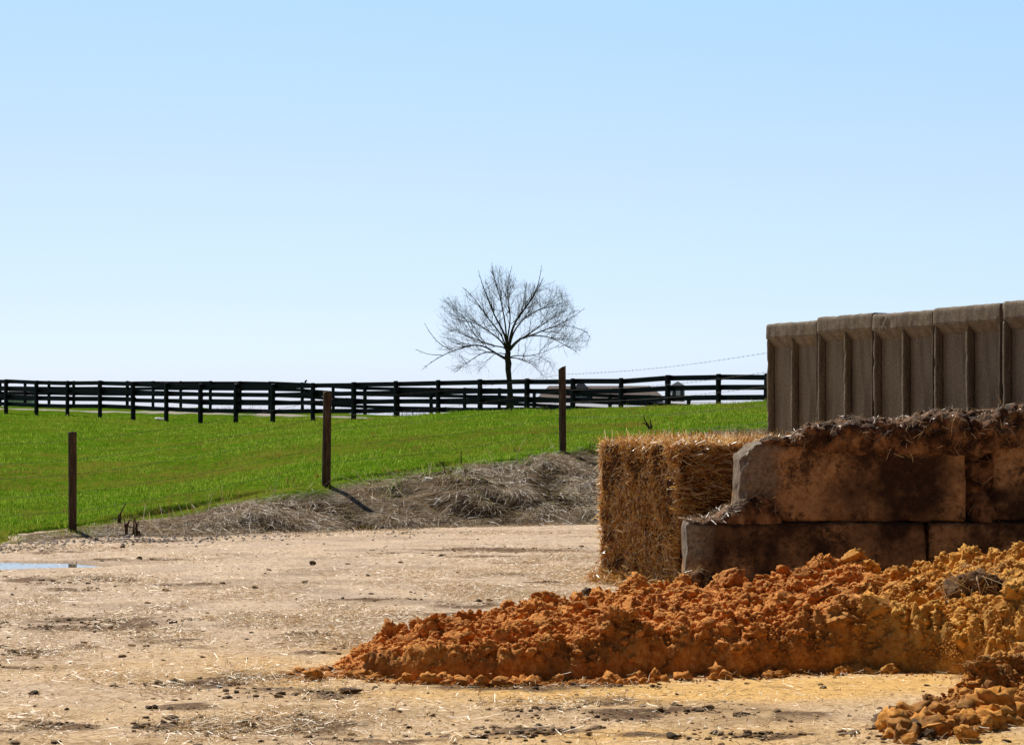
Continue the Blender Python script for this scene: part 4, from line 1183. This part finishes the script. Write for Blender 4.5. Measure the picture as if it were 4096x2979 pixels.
# ------------------------------------------------------------------ black board fences
def board_fence(label, posts, seed, hpost=1.53, pitch=0.33, side=0.10):
    """posts: list of (px, top_y, Y); boards are nailed behind the posts"""
    T = np.array([P(*p) for p in posts]); root = empty("board_fence", (T[len(T) // 2][0], T[len(T) // 2][1], T[len(T) // 2][2] - hpost), label, "board fence")
    r2 = np.random.default_rng(seed)
    for k, tpt in enumerate(T):
        d = T[min(k + 1, len(T) - 1)] - T[max(k - 1, 0)]; ang = math.atan2(d[1], d[0])
        w = 0.074 * r2.uniform(0.92, 1.08); V, F = rock_box((2 * w, 2 * w, hpost + 0.25), (4, 4, 24), 0.03, None, 0.006, k + seed)
        V = V - np.array([w, w, hpost + 0.25 - 0.02 - r2.uniform(0, 0.02)]); V[:, 0] += r2.normal(0, 0.012) * (V[:, 2] + hpost) / hpost
        c, s_ = math.cos(ang), math.sin(ang); V = V @ np.array([[c, s_, 0], [-s_, c, 0], [0, 0, 1]])
        put("post", V + tpt, F, M_BLACKWOOD, parent=root, smooth=True)
    for k in range(len(T) - 1):
        a, b = T[k], T[k + 1]; d = b - a; L = np.linalg.norm(d[:2]); u_ = d / np.linalg.norm(d); back = np.array([-d[1], d[0], 0]) / L
        if back[1] < 0: back = -back
        for j in range(4):
            h = 0.172; off = 0.085 + pitch * j
            j0, j1 = r2.normal(0, 0.008), r2.normal(0, 0.008)
            V, F = box_vf(-0.09, L + 0.09, 0, 0.026, -h / 2, h / 2)
            if True:
                f0 = V[:, 0] / L
                Q = a[None] + d[None] * f0[:, None] + back[None] * (V[:, 1:2] + 0.076 + 0.0 * (k % 2) + 0.03 * ((k + j) % 2)) + np.array([[0, 0, 1.0]]) * (V[:, 2:3] - off + (j0 * (1 - f0) + j1 * f0)[:, None])
            put("board", Q, F, M_BLACKWOOD, parent=root, smooth=False)


mx = [-98, 24, 146, 270, 400, 532, 665, 802, 943, 1091, 1252, 1415, 1583, 1753, 1921, 2107, 2291, 2484, 2672, 2874, 3066, 3262, 3480, 3710, 3950]
mt_x = [-98, 24, 146, 270, 400, 532, 665, 802, 943, 1091, 1252, 1415, 1583, 1753, 1921, 2107, 2291, 2484, 2672, 2874, 3066, 3262, 3480, 3710, 3950]
mt_y = [1516, 1518, 1523, 1524.5, 1524, 1528, 1532, 1537, 1537, 1537, 1533, 1530, 1526.5, 1523, 1520, 1517, 1516, 1515, 1502, 1498.5, 1497, 1494, 1490, 1486, 1481]
Yl = np.interp(mx, [146, 2874], [99, 74]); Yl = 99 + (np.arange(len(mx)) - 2) * (74 - 99) / 17.0
board_fence("long black four-board fence crossing the top of the green field", [(a, b, c) for a, b, c in zip(mx, mt_y, Yl)], 3)
sx = [-100, 0, 100, 196, 295, 400, 509, 612, 723, 841, 960, 1078, 1210, 1333, 1460, 1592, 1725, 1859, 1997, 2137, 2288, 2440, 2592, 2755]
sy = [1523, 1523, 1523, 1523.5, 1524, 1524.5, 1525, 1525, 1525, 1525, 1525.5, 1526.5, 1531, 1540, 1546, 1549, 1551, 1552, 1554, 1560, 1569, 1577, 1581, 1588]
sY = np.linspace(137, 108, len(sx))
board_fence("second black board fence farther back, seen between the rails of the first", [(a, b, c) for a, b, c in zip(sx, sy, sY)], 8)


# ------------------------------------------------------------------ bare tree
def build_tree():
    Yt = 104.0; sc = Yt / FPX
    x0 = (2034 - 2048) / FPX * Yt; z0 = float(terrain(x0, Yt)) - 0.1

    def T3(px, py, dy=0.0): return np.array([(px - 2048) * sc, Yt + dy, EYE - (py - HORIZ) * sc])
    root = empty("bare_tree", (x0, Yt, z0), "leafless spreading tree standing alone behind the board fence", "tree")
    r = np.random.default_rng(5)
    rr = lambda x, y: T3(1650 + x / 2.661, 1030 + y / 2.661)   # read off an enlargement of the crown
    trunk = np.array([[x0 + 0.06, Yt, z0], rr(1040, 1480), rr(1030, 1300), rr(1018, 1190), rr(1022, 1130), rr(1010, 1060), rr(1018, 1000)])
    V, F = tube(trunk, [0.25, 0.145, 0.12, 0.135, 0.15, 0.14, 0.13], 12); put("trunk", V, F, M_BARK, parent=root)
    parts, twigs = [], []

    def smooth_path(pts, n):
        pts = np.array(pts, float); t_ = np.linspace(0, len(pts) - 1, n); q = np.stack([np.interp(t_, range(len(pts)), pts[:, i]) for i in range(3)], -1)
        for _ in range(3): q[1:-1] = (q[:-2] + 2 * q[1:-1] + q[2:]) / 4
        return q

    cen = np.array([x0, Yt, z0 + 2.3]); tb, td, tl = [], [], []; env = T3(2035, 1350)
    def envd(x, z): th = np.arctan2(z - env[2], x - env[0]); return (((x - env[0]) / 3.62) ** 2 + ((z - env[2]) / np.where(z > env[2], 3.12, 2.3)) ** 2) / (0.97 + 0.10 * np.sin(th * 3 + 1.0) * np.sin(th * 2) + 0.08 * np.sin(th * 7 + 2)) ** 2

    def limb(path, r0, r1, lvl):
        n = len(path); rad = np.linspace(r0, r1, n)
        (parts if lvl < 2 else twigs).append(tube(path, rad, 6 if lvl < 2 else 3, False))
        L = np.linalg.norm(np.diff(path, axis=0), axis=1).sum()
        for _ in range(int(L * (1, 5, 8)[lvl])):                # finest twigs
            f_ = r.uniform(0.1, 1.0); i = int(f_ * (n - 1)); tdir = path[min(i + 1, n - 1)] - path[max(i - 1, 0)]
            tb.append(path[i]); td.append(tdir / (np.linalg.norm(tdir) + 1e-9) * 0.55 + r.normal(0, 0.6, 3) + np.array([0, 0, 0.2])); tl.append(r.uniform(0.25, 0.75))
        if lvl == 2: return
        for _ in range(int(L * (3.8, 4.4)[lvl])):
            f_ = 0.2 + 0.8 * r.random() ** (0.6 if lvl == 0 else 0.9); i = int(f_ * (n - 1)); p = path[i]
            tdir = path[min(i + 1, n - 1)] - path[max(i - 1, 0)]; tdir /= np.linalg.norm(tdir) + 1e-9
            out = p - cen; out /= np.linalg.norm(out) + 1e-9
            dd = tdir * 0.6 + r.normal(0, 0.55, 3) + out * 0.5; dd /= np.linalg.norm(dd)
            l2 = r.uniform(0.5, 1.25) * (1.05, 0.75)[lvl]
            for _k in range(4):
                e_ = p + dd * l2
                if envd(e_[0], e_[2]) > 1.0: l2 *= 0.6
            k = 8; tt = np.linspace(0, 1, k)[:, None]
            droop = -0.35 if p[2] < z0 + 3.0 else 0.18
            q = p + dd * l2 * tt + np.array([0, 0, droop]) * l2 * r.uniform(0.1, 1.2) * tt ** 2 + np.cumsum(r.normal(0, 0.02 * l2, (k, 3)), 0)
            rb = min(rad[i] * 0.55, (0.017, 0.0085)[lvl]); limb(q, max(rb, 0.0065), max(rb * 0.45, 0.0042), lvl + 1)
    main = [([(1000, 1000), (985, 950), (960, 905), (900, 850), (800, 780), (700, 700), (560, 690), (430, 650)], -.8, .055), ([(990, 1080), (900, 1030), (800, 960), (740, 925), (590, 928), (450, 985), (320, 1040), (200, 1110), (100, 1200)], -.3, .06),
            ([(1010, 1000), (1000, 860), (960, 770), (900, 670), (850, 570), (800, 430), (740, 290), (700, 130)], .3, .075), ([(1015, 1000), (1000, 870), (990, 700), (960, 560), (930, 400), (860, 230), (845, 60)], -.6, .06),
            ([(1025, 1000), (1040, 850), (1075, 720), (1130, 620), (1250, 480), (1330, 340), (1400, 200)], .5, .08), ([(1020, 1000), (1030, 830), (1100, 660), (1180, 570), (1280, 430), (1350, 280), (1370, 100)], -.9, .06),
            ([(1035, 980), (1080, 900), (1160, 850), (1290, 825), (1400, 760), (1560, 720), (1700, 640), (1840, 530)], .6, .06), ([(1040, 960), (1100, 890), (1200, 835), (1330, 828), (1480, 850), (1600, 930), (1740, 1000)], -.5, .055),
            ([(1040, 1060), (1090, 1040), (1190, 1045), (1290, 1040), (1420, 1000), (1560, 930)], .4, .035), ([(1045, 1065), (1110, 1070), (1190, 1100), (1260, 1132), (1333, 1140)], -.3, .036),
            ([(990, 1030), (940, 1015), (880, 1020), (840, 1050), (808, 1080)], .5, .03), ([(1000, 980), (960, 940), (860, 945), (760, 900), (650, 850), (520, 800), (400, 760)], 1.2, .045),
            ([(1010, 980), (1010, 840), (1050, 640), (1020, 480), (1000, 300), (1060, 60)], 1.3, .055), ([(1030, 980), (1060, 800), (1180, 640), (1340, 540), (1500, 500), (1600, 470)], 1.5, .055),
            ([(1000, 990), (960, 830), (840, 700), (740, 560), (640, 420), (540, 340)], -1.5, .05), ([(980, 1060), (860, 1000), (760, 1000), (640, 1070), (540, 1140), (460, 1210)], 1.0, .035), ([(1040, 990), (1120, 890), (1300, 780), (1480, 660), (1640, 560)], -1.6, .05),
            ([(760, 925), (640, 800), (560, 640), (450, 560)], -.6, .025), ([(420, 985), (300, 930), (200, 820), (130, 700)], -.3, .022), ([(320, 1040), (160, 1030), (40, 980)], -.3, .02), ([(1560, 720), (1700, 730), (1850, 780), (1900, 860)], .6, .02)]
    for pl, dy, r0 in main:
        pts = [rr(*p) for p in pl]; m = len(pts)
        pts = [p + np.array([0, dy * (i / (m - 1)) * 1.3, 0]) for i, p in enumerate(pts)]
        limb(smooth_path(pts, 16), r0 * 0.85, 0.008, 0)
    V, F = join(parts); cr = put("crown", V, F, M_BARK, parent=root)
    tb, td, tl = np.array(tb), np.array(td), np.array(tl)
    low = tb[:, 2] < z0 + 3.0
    V, F, _ = ribbons(tb, td, tl, np.full(len(tb), 0.006), np.stack([0 * tl, 0 * tl, np.where(low, -0.25, 0.12) * tl], 1), 2, 0.4); ek = V.reshape(len(tb), -1, 3)[:, -1]; F = F.reshape(len(tb), -1, 4)[envd(ek[:, 0], ek[:, 2]) < 1.12].reshape(-1, 4); twigs.append((V, F))
    V, F = join(twigs); tw = put("twigs", V, F, M_TWIG, parent=cr)


build_tree()


# ------------------------------------------------------------------ far buildings
def frustum(c, w0, d0, w1, d1, z0, z1, shift=0.0):
    V = np.array([[c[0] + sx_ * w0 / 2, c[1] + sy_ * d0 / 2, z0] for sy_ in (-1, 1) for sx_ in (-1, 1)] + [[c[0] + shift + sx_ * w1 / 2, c[1] + sy_ * d1 / 2, z1] for sy_ in (-1, 1) for sx_ in (-1, 1)], float)
    F = np.array([[0, 2, 3, 1], [4, 5, 7, 6], [0, 1, 5, 4], [2, 6, 7, 3], [0, 4, 6, 2], [1, 3, 7, 5]])
    return V, F


def build_barn():
    Yb = 240.0; s = Yb / FPX
    zz = lambda py: EYE - (py - HORIZ) * s
    xx = lambda px: (px - 2048) * s
    root = empty("barn", (xx(2400), Yb + 5, -2.6), "long low barn with brown shingle roof and grey metal lean-to beyond the fence", "barn")
    gx = (xx(2145) + xx(2665)) / 2; w = xx(2665) - xx(2145)
    put("wall", *box_vf(gx - w / 2 + .3, gx + w / 2 - .3, Yb + 0.6, Yb + 9.4, -3.2, zz(1597)), M_WHITE, parent=root, smooth=False)
    put("roof", *frustum((gx, Yb + 5), w, 10, xx(2640) - xx(2225), 0.3, zz(1596), zz(1541)), M_SHINGLE, parent=root, smooth=False)
    V = np.array([[xx(2110), Yb - 5, zz(1645)], [xx(2870), Yb - 5, zz(1650)], [xx(2870), Yb + 0.3, zz(1606)], [xx(2140), Yb + 0.3, zz(1604)]]); V = np.vstack([V, V - [0, 0, 0.12]])
    Fq = np.array([[0, 1, 2, 3], [7, 6, 5, 4], [0, 4, 5, 1], [1, 5, 6, 2], [2, 6, 7, 3], [3, 7, 4, 0]])
    put("metal_roof", V, Fq, M_TIN, parent=root, smooth=False)
    put("lean_to_wall", *box_vf(xx(2120), xx(2860), Yb - 4.7, Yb + 0.5, -3.2, zz(1652)), M_WHITE, parent=root, smooth=False)

    def cupola(px, w_px, top, eave, low):
        c = (xx(px), Yb + (1.2 if px < 2500 else 3)); w_ = w_px * s
        b = put("cupola", *box_vf(c[0] - w_ * .38, c[0] + w_ * .38, c[1] - w_ * .38, c[1] + w_ * .38, zz(low), zz(eave) + .02), M_WHITE, parent=root, smooth=False)
        r_ = put("cupola_roof", *frustum(c, w_ * 1.04, w_ * 1.04, 0.06, 0.06, zz(eave), zz(top)), M_NAVY, smooth=False); r_.parent = b
        for q in (-0.22, 0.22):
            g_ = put("window", *box_vf(c[0] + q * w_ - .09 * w_, c[0] + q * w_ + .09 * w_, c[1] - w_ * .4, c[1] - w_ * .378, zz(low - 6), zz(eave + 8)), M_GLASS, smooth=False); g_.parent = b
    cupola(2325, 60, 1520, 1553, 1592)
    cupola(2719, 70, 1524, 1546, 1640)


build_barn()


def build_shed():
    Ys = 230.0; s = Ys / FPX; zz = lambda py: EYE - (py - HORIZ) * s; xx = lambda px: (px - 2048) * s
    root = empty("white_shed", (xx(90), Ys + 1.5, -2.0), "white panelled shed with dark striped roof behind the fence at the far left", "shed")
    x = np.linspace(xx(20), xx(128), 8); ps = [box_vf(a + .04, b - .04, Ys, Ys + 3, -2.5, zz(1588)) for a, b in zip(x[:-1], x[1:])]
    ps.append(box_vf(x[0], x[-1], Ys + 0.05, Ys + 2.95, -2.6, zz(1589)))
    V, F = join(ps); put("wall", V, F, M_WHITE, parent=root, smooth=False)
    put("roof", *frustum(((x[0] + x[-1]) / 2, Ys + 1.5), x[-1] - x[0] + .2, 3.4, (x[-1] - x[0]) * .7, 1.6, zz(1588) + .01, zz(1558)), M_NAVY, parent=root, smooth=False)
    for a in np.linspace(xx(28), xx(120), 6):
        V, F = frustum((a, Ys - 0.1), .16, .05, .16, .05, zz(1587), zz(1559)); V[4:, 1] += 0.82; V[4:, 0] += ((x[0] + x[-1]) / 2 - a) * .3
        put("roof_stripe", V, F, M_WHITE, parent=root, smooth=False)


build_shed()


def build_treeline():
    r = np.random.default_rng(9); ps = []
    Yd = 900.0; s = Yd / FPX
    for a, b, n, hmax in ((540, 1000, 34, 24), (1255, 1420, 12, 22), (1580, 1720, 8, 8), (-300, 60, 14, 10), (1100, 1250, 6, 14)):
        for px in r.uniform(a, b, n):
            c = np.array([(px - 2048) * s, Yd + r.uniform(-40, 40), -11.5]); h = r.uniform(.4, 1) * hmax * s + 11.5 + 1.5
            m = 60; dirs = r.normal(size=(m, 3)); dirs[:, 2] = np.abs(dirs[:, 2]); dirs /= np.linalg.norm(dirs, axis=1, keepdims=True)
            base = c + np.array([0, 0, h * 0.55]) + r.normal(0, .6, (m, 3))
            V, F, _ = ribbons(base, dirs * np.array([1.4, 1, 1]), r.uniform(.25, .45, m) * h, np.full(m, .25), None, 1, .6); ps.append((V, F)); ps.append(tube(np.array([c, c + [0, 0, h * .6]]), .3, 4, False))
    V, F = join(ps); tag(put("distant_treeline", V, F, M_HAZETREE, smooth=False), "pale distant treeline on the horizon below the fence rails", "trees", kind="stuff")


build_treeline()


# ------------------------------------------------------------------ small things
def weed(name, px, py, stems, label, mat=M_DEAD, size=1.0):
    b = hit(px, py); r = np.random.default_rng(int(px)); ps = []
    s = b[1] / FPX
    for st in stems:
        pts = np.array([b + np.array([dx * s, dyy, -dz * s]) for dx, dz, dyy in st]); t_ = np.linspace(0, len(pts) - 1, 10); q = np.stack([np.interp(t_, range(len(pts)), pts[:, i]) for i in range(3)], -1)
        q += np.cumsum(r.normal(0, .004, q.shape), 0); q[0] = pts[0]
        ps.append(tube(q, np.linspace(0.012 * size, 0.004 * size, 10), 5, False))
    V, F = join(ps); return tag(put(name, V, F, mat, loc=tuple(b)), label, "weed")


weed("dead_weed", 505, 2140, [[(0, 0, 0), (-3, -30, 0), (-8, -64, 0)], [(0, 0, 0), (-1, -42, .02), (2, -45, 0), (25, -30, .02), (40, -18, 0)], [(1, 0, 0), (8, -55, .03), (18, -52, 0)]], "dark bent dead weed stem standing by the grey stone at the yard edge", size=1.2)
weed("dead_weed", 548, 2140, [[(0, 0, 0), (-5, -35, 0), (5, -55, 0)], [(0, 0, 0), (2, -30, .02), (-8, -72, 0)], [(-15, 5, 0), (-12, -30, .02), (-10, -70, 0)], [(4, 0, 0), (8, -20, 0), (16, -2, 0)]], "clump of broken brown weed stems right of the grey stone", size=1.5)
weed("dead_weed", 476, 2102, [[(0, 0, 0), (-5, -35, 0), (5, -55, 0), (20, -85, 0)], [(0, 0, 0), (-4, -30, .02), (-8, -45, 0)], [(2, 0, 0), (0, -25, .03), (6, -48, 0)]], "tall thin dead weed on the grass beside the dark turf crack", size=1.3)
weed("twiggy_weed", 2600, 1722, [[(0, 0, 0), (-5, -20, 0), (-20, -45, 0), (-26, -58, 0)], [(0, 0, 0), (2, -30, .05), (-6, -46, 0)], [(-3, -10, 0), (-14, -28, .05), (-30, -36, 0)], [(0, 0, 0), (6, -18, 0), (4, -34, 0)]], "bare twiggy weed on the grass just above the bale's top", size=1.5)
weed("dead_weed", 1850, 1862, [[(0, 0, 0), (0, -30, 0), (-2, -62, 0)]], "single upright dead stem at the top of the dry bank", size=1.0)
weed("dead_weed", 1775, 1900, [[(0, 0, 0), (-2, -30, 0), (-16, -50, 0)], [(-2, -28, 0), (4, -52, 0)]], "forked thin dead stem left of the upright stem on the bank", size=.9)


def lump_thing(name, px, py, size, mat, label, cat, sub=3, rough=.25, flat=.75, y=None):
    b = hit(px, py) if y is None else np.array([(px - 2048) / FPX * y, y, 0.0])
    if b[2] < 0: b[2] = 0
    V, F, _ = clods(np.array([[b[0], b[1], b[2] + size * flat * .6]]), np.array([size]), sub, rough, flat)
    return tag(put(name, V, F, mat, loc=tuple(b)), label, cat)


lump_thing("stone", 511, 2152, 0.04, M_STONE, "grey boulder-shaped stone at the yard edge under the dead weeds", "stone", y=groundY(2154))
lump_thing("stone", 492, 2156, 0.022, M_PLASTIC, "small pale flat stone left of the grey stone", "stone", flat=.45, y=groundY(2157))
lump_thing("manure_clod", 489, 2190, 0.028, M_CLOD, "small black clod on the bare dirt right of the puddle", "manure", y=groundY(2193))
lump_thing("manure_clod", 560, 2237, 0.032, M_CLOD, "dark clod on the yard, right of the puddle's dry rim", "manure", y=groundY(2240))
lump_thing("manure_clod", 1250, 2255, 0.034, M_CLOD, "dark clod on the bare yard below the bank", "manure", y=groundY(2258))
lump_thing("manure_clod", 1020, 2350, 0.03, M_CLOD, "dark flat clod lying alone in the middle of the yard", "manure", y=groundY(2353), flat=.5)
lump_thing("manure_clod", 1395, 2757, 0.045, M_CLOD, "dark green-grey dung pat in front of the sand heap's tip", "manure", y=groundY(2770), flat=.45, rough=.5)
b = hit(1712, 1928)
V, F = frustum((0, 0), .075, .06, .09, .07, 0, .055); tag(put("plastic_cup", V, F, M_PLASTIC, smooth=False), "white square plastic tub lying on the dry bank", "litter").location = tuple(b)
bpy.data.objects["plastic_cup"].rotation_euler = (0.2, 0.15, 0.3)
b = hit(1755, 2006)
V, F = tube(np.array([[0, 0, 0], [.03, 0, 0], [.09, 0, .0], [.11, 0, 0], [.13, 0, 0]]), [.009, .018, .018, .009, .009], 10); o = tag(put("plastic_bottle", V, F, M_PLASTIC), "small clear-white plastic bottle among the dry grass of the bank", "litter"); o.location = (b[0] - .05, b[1] - .06, b[2] + .03); o.rotation_euler = (0, 0.35, 0.3)
b = hit(641, 1680, 60, 110)
V, F, _ = clods(np.array([[0, 0, .05]]), np.array([.2]), 3, .4, .35); V[:, 0] *= 1.5; tag(put("white_rag", V, F, M_PLASTIC), "white rag lying on the grass at the foot of a fence post", "litter").location = tuple(b)

lump_thing("stone", 1322, 2668, 0.034, M_ROCK, "dark grey stone half covered in sand at the heap's left tip", "stone", y=groundY(2690), rough=.3)


def bird():
    s = 122.0 / FPX; b = P(1219, 1533, 121.6)
    ax = np.array([0.55, 0, 0.83]); L = 0.27
    prof = [(0, .004), (.1, .016), (.28, .03), (.5, .055), (.68, .06), (.8, .045), (.86, .036), (.93, .034), (.98, .018), (1.06, .003)]
    pts = np.array([b + np.array([-.04, 0, -.03]) + ax * L * p_[0] for p_ in prof]); V, F = tube(pts, [p_[1] for p_ in prof], 10)
    root = put("bird", V, F, simple_mat("dark_feathers", [(.3, (26, 26, 30)), (.7, (52, 50, 52))], 20, .6, 0), loc=tuple(b))
    tag(root, "small dark bird perched on the top rail of the farther fence", "bird")


bird()
